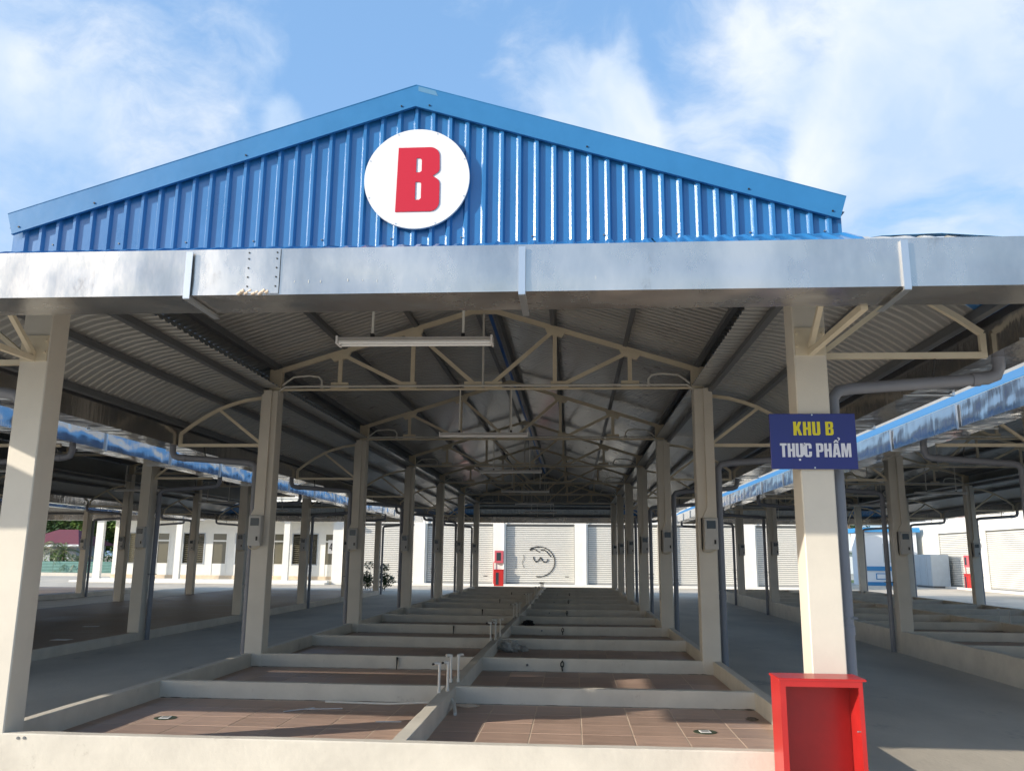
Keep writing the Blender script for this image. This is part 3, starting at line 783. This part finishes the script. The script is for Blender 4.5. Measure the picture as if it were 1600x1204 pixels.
for cx0, wh, ks in ((-7.8, 'left hall row beside the lane', (1, 2, 3, 4, 5)), (7.8, 'right hall row beside the lane', (1, 2, 3, 4, 5)), (-14.16, 'left hall outer row', (2, 3, 4, 5)), (14.16, 'right hall outer row', (2, 3, 4)), (-18.78, 'farthest left hall row', (3, 4, 5))):
    for k in ks:
        o = copy_tree(mb); inner = cx0 in (-7.8, 7.8)
        o['group'] = 'electricity meter boxes in the neighbouring halls'
        if inner: o.location = (cx0 + (.02 if cx0 < 0 else .06), k * L - C2, 1.76)
        else: o.location = (cx0, k * L - C2, 1.76)
        o['label'] = 'grey meter box on the %s column from the front, %s' % (ordn[k], wh)

# ------------------------------------------------------------------ water pipes on the middle curb
def tap_pipe(kind):
    m = M(); h = .27
    m.tube([(0, 0, 0), (0, 0, h)], .0135, 8); m.tube([(0, 0, 0), (0, 0, .035)], .019, 8)
    return m
wp_me = tap_pipe(0).mesh('riser', 'pipe_white')
el_me = M().tube([(0, 0, .262), (0, 0, .292)], .02, 8).tube([(0, 0, .28), (-.035, -.01, .287), (-.055, -.02, .282)], .017, 8).mesh('elbow', 'pipe_white')
ft_me = M().tube([(-.052, -.02, .283), (-.075, -.028, .279)], .011, 8).mesh('fitting', 'black')
wi = 0
for kk in range(6):
    yb = 2.75 + kk * L
    for q, (dx, dy, rz) in enumerate(((-.052, -.50, 0), (.018, -.40, 25), (-.037, .22, 10), (.041, .27, -160))):
        t = thing('water_riser', '', 'water pipe', (dx, yb + dy + random.uniform(-.03, .03), ZT - .001), R(rz + random.uniform(-12, 12)), 'capped water risers on the middle curb')
        t.rotation_euler.x = random.uniform(-.03, .03)
        obj('riser', wp_me, t); obj('elbow', el_me, t)
        if q < 2: obj('fitting', ft_me, t)
        pos = ('front left', 'front right', 'back left', 'back right')[q]
        clus = ('nearest', 'second nearest', 'third', 'fourth', 'fifth', 'farthest')[kk]
        t['label'] = 'white plastic water riser, %s pipe of the %s cluster on the middle curb' % (pos, clus)
# right hall risers
for kk in range(1, 4):
    for q, (dx, dy) in enumerate(((-.05, -.4), (.04, .25))):
        t = thing('water_riser', 'water riser on the middle curb of the right hall, %s of the %s pair' % (('nearer', 'farther')[q], ('', 'nearest', 'middle', 'farthest')[kk]), 'water pipe', (10.98 + dx, 2.75 + kk * L + dy, ZT - .001), 0, 'water risers in the right hall')
        obj('riser', wp_me, t); obj('elbow', el_me, t)

# ------------------------------------------------------------------ cable ends and floor drains, scraps
ce = M().tube([(0, 0, .12), (.004, -.02, .12), (.022, -.03, .09), (.018, -.03, .05), (0, -.03, .04), (-.018, -.03, .055), (-.018, -.03, .09), (0, -.028, .115)], .008, 6)
ce.tube([(0, -.028, .06), (0, -.03, .02), (.004, -.03, -.01)], .011, 6)
ce_me = ce.mesh('cable_end', 'black')
ce2_me = M().tube([(0, 0, .12), (0, -.02, .125), (0, -.03, .08), (-.004, -.03, -.03)], [.012, .018, .012, .006], 6).mesh('cable_end', 'black')
cl_n = 0
for k in range(2, 12, 1):
    y = k * L / 2 - (.12 if k % 2 == 0 else .05)
    if k % 2: continue
    for sx, x in ((-1, -1.09 + random.uniform(-.04, .04)), (1, 1.13 + random.uniform(-.04, .04))):
        o = obj('cable_end', ce_me if sx > 0 else ce2_me, None, (x, y - .001, ZF + .03))
        tag(o, 'black cable end on the %s cross curb, %s side of the nearest hall' % (('second', 'fourth', 'sixth', 'eighth', 'tenth')[k // 2 - 1], side[sx]), 'cable end', 'black cable ends on the cross curbs')
kn_me = M().tube([(0, 0, 0), (0, -.02, 0)], .017, 8).tube([(0, -.02, 0), (0, -.03, -.01)], .009, 6).mesh('pipe_stub', 'purlin')
for k in (2, 4, 6, 8, 10):
    o = obj('pipe_stub', kn_me, None, (.68, k * L / 2 - .121, ZF + .09))
    tag(o, 'grey pipe stub on the right %s cross curb, near the middle curb' % ('', '', 'second', '', 'fourth', '', 'sixth', '', 'eighth', '', 'tenth')[k], 'pipe stub', 'grey pipe stubs on the curbs')
def drain(x, y, lab):
    t = thing('floor_drain', lab, 'floor drain', (x, y, ZF + .001), .1)
    m = M(); n = 24; m.add([(.105 * math.cos(2 * math.pi * i / n), .105 * math.sin(2 * math.pi * i / n), .003) for i in range(n)], [tuple(range(n))])
    m.add([(.105 * math.cos(2 * math.pi * i / n), .105 * math.sin(2 * math.pi * i / n), z) for z in (0, .003) for i in range(n)], [(i, (i + 1) % n, n + (i + 1) % n, n + i) for i in range(n)])
    part('cement_ring', m, 'drain_green', t)
    part('grate', M().cbox(-.048, .048, -.048, .048, .003, .008, .002), 'paper', t)
    for i in range(4): part('slot', M().box(-.032, .032, -.031 + i * .018, -.025 + i * .018, .008, .0088), 'black', t)
drain(-2.58, 1.575, 'square floor drain in the front left stall')
drain(2.50, 1.507, 'square floor drain in the front right stall')
for x, y, w, l_, a, lab in ((-1.46, 2.15, .03, .34, .75, 'thin white plastic strip lying across the front left stall floor'), (-1.25, 2.22, .02, .42, 1.35, 'long pale strip beside the crossed strips in the front left stall'),
                            (-.43, 1.63, .02, .24, 1.45, 'short white stick on the sunlit tiles near the middle curb')):
    o = part('plastic_strip', M().cbox(-w / 2, w / 2, -l_ / 2, l_ / 2, 0, .006, .001), 'paper', None, (x, y, ZF + .002), (0, 0, -a)); tag(o, lab, 'scrap')
o = part('pipe_length', M().tube([(-1.32, 2.60, ZF + .012), (-.62, 2.55, ZF + .012), (-.09, 2.42, ZF + .06)], .012, 8), 'pipe_white'); tag(o, 'thin white pipe lying along the foot of the first left cross curb', 'pipe')
o = part('pipe_offcut', M().tube([(.03 + .035, 2.36, ZF + .10), (.10, 2.30, ZF + .06), (.15, 2.02, ZF + .018)], .019, 8), 'pipe_white'); tag(o, 'bent white pipe end leaning off the middle curb in the front right stall', 'pipe')
def crumple(name, x, y, z, sx, sy, sz, seed, mt, lab, cat):
    m = M(); nu, nv = 22, 12
    for j in range(nv + 1):
        for i in range(nu):
            th_, ph = math.pi * j / nv, 2 * math.pi * i / nu
            d = Vector((math.sin(th_) * math.cos(ph), math.sin(th_) * math.sin(ph), math.cos(th_)))
            k = 1 + .55 * noise.noise(d * 2.3 + Vector((seed, 0, 0))) + .3 * abs(noise.noise(d * 6 + Vector((0, seed, 0))))
            m.v.append((d.x * k * sx, d.y * k * sy, max(0, (d.z * k + .75) * sz)))
    for j in range(nv):
        for i in range(nu):
            m.f.append((j * nu + i, (j + 1) * nu + i, (j + 1) * nu + (i + 1) % nu, j * nu + (i + 1) % nu)); m.sm.append(False)
    return tag(part(name, m, mt, None, (x, y, z)), lab, cat)
crumple('rubbish_bag', .26, 7.80, ZF, .15, .12, .10, 3, 'plastic_bag', 'crumpled grey plastic bag by the middle curb in a right stall', 'rubbish')
crumple('rubbish_lump', .50, 7.85, ZF, .06, .06, .05, 8, 'plastic_bag', 'small grey lump of rubbish right of the crumpled bag', 'rubbish')
crumple('cloth_scrap', .28, 13.3, ZF, .12, .10, .06, 5, 'black', 'dark cloth scrap by the middle curb farther back', 'rubbish')
crumple('leaf_litter', 3.05, 2.16, ZF, .05, .07, .010, 12, 'bark', 'small heap of dry litter in the corner of the front right stall', 'litter')
crumple('cement_lump', .20, 2.52, ZF, .12, .05, .018, 22, 'grout', 'cement crumbs at the foot of the first right cross curb', 'litter')
for i, (x, y) in enumerate(((-8.3, 9.2), (-9.4, 12.1), (-12.2, 10.5))):
    o = part('floor_patch', M().cbox(-.16, .16, -.12, .12, 0, .004, .001), 'paper', None, (x, y, .0515), (0, 0, .3 * i)); tag(o, ('white square cover nearest the lane on the left hall floor', 'white square cover second from the lane on the left hall floor', 'white square cover deep in the left hall floor')[i], 'floor cover', 'white covers on the left hall floor')

# ------------------------------------------------------------------ storefront building behind
def shutter_me(w, h, name='slats'):
    m = M(); p = .115; n = int(h / p)
    for i in range(n):
        z = i * p; pr = [(.012, z + .004), (-.014, z + .012), (-.026, z + p * .30), (-.028, z + p * .55), (-.022, z + p * .74), (.012, z + p * .78)]
        o = len(m.v)
        for y, zz in pr: m.v.append((-w / 2, y, zz)); m.v.append((w / 2, y, zz))
        for k in range(len(pr) - 1): a = o + 2 * k; m.f.append((a, a + 1, a + 3, a + 2)); m.sm.append(False)
    return m.mesh(name, 'shutter'), n * p
def shutter(parent, x, y, z, w, h, rz=0):
    me, hh = shutter_me(w, h)
    s = part('roller_shutter', M().box(-w / 2, w / 2, .014, .04, 0, h), 'shutter_dark', parent, (x, y, z), (0, 0, rz))
    o = obj('slats', me, s); o['kind'] = 'stuff'
    part('bottom_rail', M().box(-w / 2, w / 2, -.03, -.001, -.001, .07), 'shutter_dark', s)
    part('lock', M().box(w * .36, w * .36 + .22, -.04, -.022, .42, .46), 'black', s)
    for sx in (-1, 1): part('guide_rail', M().box(sx * w / 2 - .035, sx * w / 2 + .035, -.05, .002, 0, h), 'shutter_dark', s)
    part('hood', M().box(-w / 2, w / 2, -.04, .001, h, h + .05), 'shutter_dark', s)
    return s
sf = thing('storefront_building', 'white storefront building with a row of roller shutters behind the halls', 'building', (0, 46, 0))
XP = [-13.2, -8.1, -3.2, 1.8, 6.85, 11.9, 16.9]
part('wall', M().box(-13.5, 17.2, .25, 9, GZ, 5.6), 'white_wall', sf)
part('lintel', M().box(-13.5, 17.2, -.02, .25, 3.62, 5.6), 'white_wall', sf)
part('parapet_cap', M().box(-13.6, 17.3, -.08, 9.1, 5.6, 5.72), 'white_wall', sf)
part('plinth', M().box(-13.5, 17.2, -.35, .25, GZ, .02), 'white_wall', sf)
for x in XP:
    part('pillar', M().box(x - .40, x + .40, -.10, .25, .02, 3.62), 'white_wall', sf)
    part('rain_pipe', M().tube([(x + .28, -.16, .03), (x + .28, -.16, 5.5)], .045, 8), 'white_wall', sf)
for a, b in zip(XP, XP[1:]):
    shutter(sf, (a + b) / 2, .16, .03, b - a - .80, 3.50)
# scribbled face on the middle shutter (plain lines), lying on the slats
gf = M()
def stroke(pts, r=.026): gf.tube([(x, -.03, z) for x, z in pts], r, 5)
cx0, cz0 = -.80, 1.36
stroke([(cx0 + .98 * math.cos(R(a)), cz0 + .90 * math.sin(R(a))) for a in range(-100, 132, 8)], .026)
stroke([(cx0 - .95 + .05 * math.sin(i), 1.75 - i * .1) for i in range(9)], .010)
stroke([(cx0 - .55 + i * .1, 2.02 + .10 * math.sin(i * .7)) for i in range(7)]); stroke([(cx0 + .12 + i * .09, 2.02 + .08 * math.sin(i * .55 + .4) - .006 * i * i) for i in range(8)])
stroke([(cx0 - .32, 1.66), (cx0 - .30, 1.50), (cx0 - .16, 1.33), (cx0 + .0, 1.45), (cx0 + .10, 1.60), (cx0 + .16, 1.60), (cx0 + .20, 1.45), (cx0 + .34, 1.32), (cx0 + .50, 1.36), (cx0 + .56, 1.52)], .028)
stroke([(cx0 - .3, 2.2), (cx0 - .05, 2.25), (cx0 - .1, 2.2), (cx0 + .1, 2.27)], .02)
o = part('scribble', gf, 'black', sf, (0, .135, 0))
# fire cabinets
def fire_cab(loc, rz, lab, grp='red fire cabinets'):
    t = thing('fire_cabinet', lab, 'fire cabinet', loc, rz, grp)
    part('lower_box', M().cbox(-.29, .29, -.22, 0, .0, .95, .01), 'red', t)
    part('window', M().box(-.18, .0, -.226, -.221, .08, .80), 'screen', t)
    part('lid', M().box(-.31, .31, -.24, 0, .951, .985), 'red', t)
    part('upper_box', M().cbox(-.27, .27, -.16, 0, 1.36, 2.10, .02), 'red_dull', t)
    part('upper_window', M().box(-.15, .12, -.166, -.161, 1.50, 1.98), 'screen', t)
    part('pipe', M().tube([(-.33, -.05, 0), (-.33, -.05, 1.4), (-.27, -.05, 1.45)], .025, 8), 'red', t)
fire_cab((-3.2, 45.86, GZ + .02), 0, 'red fire cabinet on the white pillar between two shutters behind the nearest hall')
fire_cab((25.75, 48.8, GZ), R(-90), 'red fire cabinet on the right building, half hidden by a column')

# ------------------------------------------------------------------ left white building with louvred windows
lb = thing('office_building', 'long white building with louvred windows and doors behind the left halls', 'building', (0, 47, 0))
x0, x1 = -28.3, -13.7
OPN = []   # x centre, width, z0, z1, kind
for a, b, kd in ((200, 214, 'w'), (245, 265, 'd'), (285, 320, 'w'), (331, 355, 'd'), (367, 402, 'w'), (427, 444, 'd'), (456, 497, 'w'), (507, 523, 'd')):
    X = lambda px: (px - 896) / 1323.8 * 54.2 * 1.0 - .0
    OPN.append((a, b, kd))
def xat(px): return 1.3194 + (px - 896 + 0.0) * 53.7 / 1323.8 * 1.0
import functools
def ray_x(px, py, Y):
    X_, Y_ = px - 800, py - 602
    d = RX * X_ / F - UY * (Y_ / F) + FW
    t = (Y - CAM.y) / d.y; return CAM.x + d.x * t
ops = [(ray_x(a, 855, 47), ray_x(b, 855, 47), kd) for a, b, kd in OPN]
ZB0, ZW0, ZW1, ZD1 = .10, 1.05, 2.92, 2.92
wl = M(); cur = x0
for a, b, kd in ops:
    wl.box(cur, a, 0, .2, ZB0, 5.2); wl.box(a, b, 0, .2, ZW1, 5.2)
    if kd == 'w': wl.box(a, b, 0, .2, ZB0, ZW0)
    cur = b
if cur < x1: wl.box(cur, x1, 0, .2, ZB0, 5.2)
part('wall', wl, 'white_wall', lb)
part('inner_wall', M().box(x0, x1, .8, 8, ZB0, 5.0), 'olive_glass', lb)
part('base_band', M().box(x0, x1, -.03, -.002, ZB0, .32), 'ochre_wall', lb)
part('step', M().box(x0 - 1.2, x1, -1.6, 0, GZ, ZB0), 'white_wall', lb); part('step', M().box(x0 - 1.5, x1, -2.1, -1.6, GZ, -.01), 'white_wall', lb)
part('roof_slab', M().box(x0 - 1.5, x1 + .1, -2.1, -.001, 4.02, 4.2), 'white_wall', lb)
part('roof_cap', M().box(x0 - .2, x1 + .1, -.15, 8, 5.2, 5.4), 'white_wall', lb)
for px in (156,): part('porch_post', M().box(ray_x(px - 7, 860, 45.6), ray_x(px + 4, 860, 45.6), -1.5, -1.25, ZB0, 4.02), 'white_wall', lb)
for px in (193, 279, 415, 448): part('pilaster', M().box(ray_x(px - 5, 860, 45.6), ray_x(px + 4, 860, 45.6), -1.5, -1.25, ZB0, 4.02), 'white_wall', lb)
for a, b, kd in ops:
    if kd == 'w':
        wf = part('window', M().box(a, a + .06, -.03, .06, ZW0, ZW1).box(b - .06, b, -.03, .06, ZW0, ZW1).box(a, b, -.03, .06, ZW0 - .06, ZW0).box(a, b, -.03, .06, ZW1, ZW1 + .06), 'house_grey', lb)
        wd = (b - a - .12); n = max(1, round(wd / .55))
        for i in range(n - 1): pass
        nl = 14
        sl_me = M().beam((-wd / 2, 0, 0), (wd / 2, 0, 0), .10, .012, up=(0, -.6, .8)).mesh('louvre', 'olive_glass')
        for i in range(nl): obj('louvre', sl_me, wf, ((a + b) / 2, .05, ZW0 + .07 + i * (ZW1 - ZW0 - .1) / nl))
    else:
        df = part('door', M().box(a, a + .07, -.02, .05, ZB0, ZD1).box(b - .07, b, -.02, .05, ZB0, ZD1).box(a + .07, b - .07, -.02, .05, 2.42, 2.52).box(a + .07, b - .07, .0, .04, ZB0, 1.05), 'white_wall', lb)
        part('door_glass', M().box(a + .07, b - .07, .01, .03, 1.05, 2.42), 'olive_glass', df); part('fanlight', M().box(a + .07, b - .07, .01, .03, 2.52, ZD1), 'olive_glass', df)
a, b, _ = ops[-1]
ns = thing('number_sign', 'white plate with a black 4 on the far right door of the left building', 'sign', ((a + b) / 2 + .12, 46.95, 2.15))
part('plate', M().box(-.2, .2, -.02, 0, -.42, .42), 'paper', ns)
p_, _w = word('4', .45, 1.0); obj('digit', glyph_mesh(p_, .005, 'black', 'digit'), ns, (0, -.024, -.22), (R(90), 0, 0))

# ------------------------------------------------------------------ right building, facing left, with shutters
rbld = thing('side_building', 'white building with roller shutters along the right side, lit by the sun', 'building', (26, 36, 0))
SPH = [(-1, 4.0), (5.9, 10.9), (12.6, 17.6)]   # shutter spans measured along y from 36
wl = M(); cur = -12
for a, b in SPH:
    wl.box(0, .25, cur, a, GZ, 6.2); wl.box(0, .25, a, b, 3.42, 6.2); cur = b
wl.box(0, .25, cur, 23, GZ, 6.2); wl.box(.4, 8, -12, 23, GZ, 6.2)
part('wall', wl, 'white_wall', rbld)
for a, b in SPH: shutter(rbld, .12, (a + b) / 2, -.0, b - a, 3.42, R(-90))
part('plinth', M().box(-.5, -.002, -12, 23, GZ, -.005), 'white_wall', rbld)
part('dark_opening', M().box(-.02, -.002, 19.2, 21.4, 1.9, 3.3), 'shutter', rbld)
fl_ = thing('wall_lamp', 'black floodlight on a short arm beside the right shutter', 'lamp', (25.98, 47.45, 2.72))
part('arm', M().tube([(0, 0, .2), (-.25, 0, .15), (-.35, 0, 0)], .03, 6), 'black', fl_); part('head', M().prism([(-.62, .02), (-.30, .12), (-.22, -.10), (-.5, -.22)], -.2, .2, 'y'), 'black', fl_)
cb = thing('grey_cabin', 'pale grey metal cabin standing in front of the right building', 'cabin', (25.3, 53.2, GZ))
part('body', M().cbox(-.6, .55, -1.4, 1.4, .12, 2.15, .02), 'cabin', cb); part('seams', M().box(-.606, -.601, -.72, -.68, .14, 2.1).box(-.606, -.601, .68, .72, .14, 2.1), 'pipe_grey', cb)
part('base', M().box(-.55, .5, -1.3, 1.3, 0, .119), 'purlin', cb)
for i in range(3): part('door_panel', M().box(-.615, -.6015, -1.36 + i * .92, -.72 + i * .92 - .02, .16, 2.08), 'cabin', cb)

# guard house and far buildings to the right
gh = thing('guard_house', 'small white guard house with blue bands, beyond the right lane', 'building', (22.9, 56, GZ))
part('body', M().box(-.95, 2.6, 0, 3, 0, 3.7), 'bluewhite', gh)
part('roof_band', M().box(-1.1, 2.8, -.25, 3.2, 3.7, 4.02), 'blue_paint', gh)
part('sill_band', M().box(-.98, 2.63, -.06, -.001, 1.02, 1.32), 'blue_paint', gh)
part('foot_band', M().box(-.98, 2.63, -.05, -.001, 0, .25), 'blue_paint', gh)
part('hatch', M().box(-.35, .35, -.03, -.001, .42, .85), 'blue_paint', gh); part('hatch_panel', M().box(-.28, .28, -.035, -.031, .48, .79), 'bluewhite', gh)
part('window', M().box(.25, 1.1, -.02, -.001, 1.6, 2.9), 'cabin', gh)
fb = thing('far_building', 'distant two storey white building seen in the gap left of the guard house', 'building', (33.0, 96, GZ))
part('wall', M().box(-1.5, 6, 0, 6, 0, 5.1), 'bluewhite', fb)
part('roof', M().box(-1.8, 6.3, -.5, 6.3, 5.1, 5.5), 'bluewhite', fb); part('balcony', M().box(-1.4, 6, -.6, -.01, 2.6, 2.8), 'house_grey', fb)
for i in range(3): part('window', M().box(-1 + i * 2.2, -.2 + i * 2.2, -.03, -.001, 3.2, 4.3), 'glass', fb); part('window', M().box(-1 + i * 2.2, -.2 + i * 2.2, -.03, -.001, .8, 1.9), 'glass', fb)
wlr = part('boundary_wall', M().box(15, 60, 72, 72.3, GZ, .35).box(15, 60, 71.95, 72.35, .351, .42), 'house_grey'); tag(wlr, 'low pale boundary wall across the gap beyond the right lane', 'wall')

# ------------------------------------------------------------------ left background: fence, house, plants
fn = thing('sheet_fence', 'teal corrugated sheet fence at the far left edge of the yard', 'fence', (-38, 59.5, GZ))
for i in range(6):
    m = M(); n = 60; w = 5.0
    xs = -12 + i * w
    for k in range(9):
        z0, z1 = .12 + k * .115, .12 + k * .115
        m.v += [(xs, 0, z0), (xs + w - .03, 0, z0), (xs, -.03, z0 + .05), (xs + w - .03, -.03, z0 + .05)]
    for k in range(17): a = 2 * k; m.f.append((a, a + 1, a + 3, a + 2)); m.sm.append(False)
    part('fence_sheet', m, 'teal_sheet', fn)
    part('fence_post', M().box(xs - .04, xs + .04, .01, .09, 0, 1.15), 'purlin', fn)
o = part('kerb_wall', M().box(-60, -27.5, 57.8, 58.1, GZ, .12), 'cream_curb'); tag(o, 'low cream kerb in front of the teal fence', 'kerb')
hs_ = thing('village_house', 'grey house with a dark red hipped roof behind the teal fence', 'house', (-47.0, 71, GZ))
part('wall', M().box(-2.6, 1.9, 0, 5, 0, 2.5), 'house_grey', hs_)
m = M(); m.add([(-4, -.9, 2.45), (2.6, -.9, 2.45), (2.6, 6, 2.45), (-4, 6, 2.45), (-1.6, 2.5, 3.95), (.4, 2.5, 3.95)], [(0, 1, 5, 4), (1, 2, 5), (2, 3, 4, 5), (3, 0, 4), (3, 2, 1, 0)])
part('roof', m, 'roof_red', hs_); part('fascia', M().box(-4, 2.6, -.93, -.89, 2.3, 2.5), 'bluewhite', hs_); part('window', M().box(-.6, .6, -.03, -.001, 1.0, 2.0), 'glass', hs_)

def leafball(m, c, rad, n, size, squash=.8, up=0.3):
    for _ in range(n):
        while True:
            p = Vector((random.uniform(-1, 1), random.uniform(-1, 1), random.uniform(-1, 1)))
            if p.length < 1: break
        p = p * (p.length ** -.3 if p.length > .05 else 1)
        q = Vector(c) + Vector((p.x * rad, p.y * rad, p.z * rad * squash))
        a = Vector((random.uniform(-1, 1), random.uniform(-1, 1), random.uniform(-.6, .6))).normalized(); b = a.cross(Vector((random.uniform(-1, 1), random.uniform(-1, 1), 1)).normalized()).normalized()
        s = size * random.uniform(.6, 1.3)
        m.add([q - a * s, q - b * s * .42, q + a * s, q + b * s * .42], [(0, 1, 2, 3)])
def tree(x, y, h, rad, lab, leafm='leaf_a', n=1400, size=.16, name='tree', grp='trees behind the left fence'):
    t = thing(name, lab, 'tree', (x, y, GZ), 0, grp)
    tr = M(); top = Vector((random.uniform(-.3, .3), 0, h * .62)); tr.tube([(0, 0, 0), (.05, 0, h * .3), top], [h * .035, h * .028, h * .015], 8)
    cr2 = [M(), M()]
    for i in range(9):
        a = i * 2.4; rr2 = rad * random.uniform(.25, .8); c = Vector((math.cos(a) * rr2, math.sin(a) * rr2, h * random.uniform(.5, .92)))
        tr.tube([top * random.uniform(.6, .95), (top + c) / 2 + Vector((0, 0, -.1)), c], [h * .014, h * .009, h * .004], 6)
        leafball(cr2[i % 2], c, rad * random.uniform(.32, .55), n // 9, size)
    part('trunk', tr, 'bark', t); part('crown', cr2[0], leafm, t); part('crown', cr2[1], {'leaf_a': 'leaf_b', 'leaf_b': 'leaf_a', 'leaf_c': 'leaf_a'}[leafm], t)
    return t
for (x, y, h, rd, lf, lab) in ((-50, 84, 9, 4.6, 'leaf_a', 'leafy tree behind the left end of the red roofed house'), (-44, 82, 8, 4.2, 'leaf_b', 'bright green tree directly behind the red roof'),
                               (-38.5, 80, 9.5, 4.4, 'leaf_c', 'dark tree right of the red roofed house'), (-34.5, 68, 6.5, 2.7, 'leaf_a', 'dense tree beside the left corner of the white building'),
                               (-31.5, 66, 6.0, 2.3, 'leaf_c', 'dark tree just behind the white porch post'), (-56, 90, 10, 5.5, 'leaf_c', 'tall dark tree at the far left of the greenery')):
    tree(x, y, h, rd, lab, lf, 5200, .30)
m = M()
for i in range(30):
    leafball(m, (-66 + i * 1.45, 95 + random.uniform(-2, 2), random.uniform(2.5, 6.5)), random.uniform(2.2, 3.4), 620, .42)
tl = part('treeline', m, 'leaf_a', kind='stuff'); tag(tl, 'mass of far green trees closing the view beyond the teal fence', 'trees')
tree(31.5, 88, 8.0, 2.2, 'tree in the gap left of the guard house, above the far building', 'leaf_c', 1500, .2, grp='trees beyond the right lane')
def palm(x, y, h, lab, n=13, ln=2.6, mt='palm_leaf'):
    t = thing('palm', lab, 'palm', (x, y, GZ), 0, 'palms by the teal fence')
    part('trunk', M().tube([(0, 0, 0), (.1, 0, h * .5), (.05, 0, h)], [.14, .11, .09], 8), 'bark', t)
    for i in range(n):
        a = i * 2 * math.pi / n + random.uniform(-.2, .2); el = random.uniform(.1, 1.1); m = M(); pts = []
        for k in range(9):
            s = k / 8 * ln; pts.append(Vector((math.cos(a) * s * math.cos(el) * (1 - .1 * k / 8), math.sin(a) * s * math.cos(el), h + math.sin(el) * s - .34 * s * s * .8)))
        m.tube(pts, [.025 - .0022 * k for k in range(9)], 5)
        for k in range(1, 9):
            for e in (0, .5):
                p = pts[k - 1].lerp(pts[k], e + .25); d = (pts[k] - pts[k - 1]).normalized(); sd = d.cross(Vector((0, 0, 1))).normalized()
                for s in (-1, 1):
                    tip = p + sd * s * .42 * (1 - .06 * k) + d * .26 + Vector((0, 0, -.16)); m.add([p - d * .03, p + d * .03, tip], [(0, 1, 2)])
        part('frond', m, mt if i % 4 else 'palm_dry', t)
palm(-40.6, 61.6, 1.9, 'young palm with drooping fronds in front of the red roofed house', 17, 3.0)
palm(-38.7, 60.8, 1.0, 'short yellowish palm just behind the teal fence', 15, 2.0)
palm(-43.4, 63.0, 2.0, 'palm at the left end of the visible fence', 13, 2.6)
for i, (x, y) in enumerate(((-40.5, 61.2), (-36.2, 61.5), (-33.5, 61.6), (-30.8, 61.0))):
    t = thing('bush', ('leafy bush behind the fence between the two palms', 'low bush behind the fence right of the short palm', 'bush behind the fence left of the porch post', 'bush behind the fence beside the white building')[i], 'bush', (x, y, GZ), 0, 'bushes behind the teal fence')
    m = M(); leafball(m, (0, 0, 1.0), 1.2, 700, .12); part('foliage', m, 'leaf_b' if i % 2 == 0 else 'leaf_a', t)
    part('stem', M().tube([(0, 0, 0), (0, .05, .9)], .05, 6), 'bark', t)
# shrub by the storefront
t = thing('shrub', 'dark leafed shrub growing by the far end of the left hall platform', 'shrub', (-8.75, 37.2, GZ))
st = M(); fo = M()
for cxx, hh in ((-.62, 1.35), (-.42, 1.1), (-.75, .9), (.45, 1.3), (.6, 1.0), (.3, .8)):
    for j in range(3):
        ex = cxx + random.uniform(-.22, .22); st.tube([(cxx * .7, 0, 0), (cxx * .9, random.uniform(-.1, .1), hh * .5), (ex, random.uniform(-.2, .2), hh * random.uniform(.75, 1))], [.012, .009, .005], 5)
        leafball(fo, (ex, 0, hh * random.uniform(.2, .98)), .28, 110, .07)
part('stems', st, 'bark', t); part('foliage', fo, 'leaf_c', t)
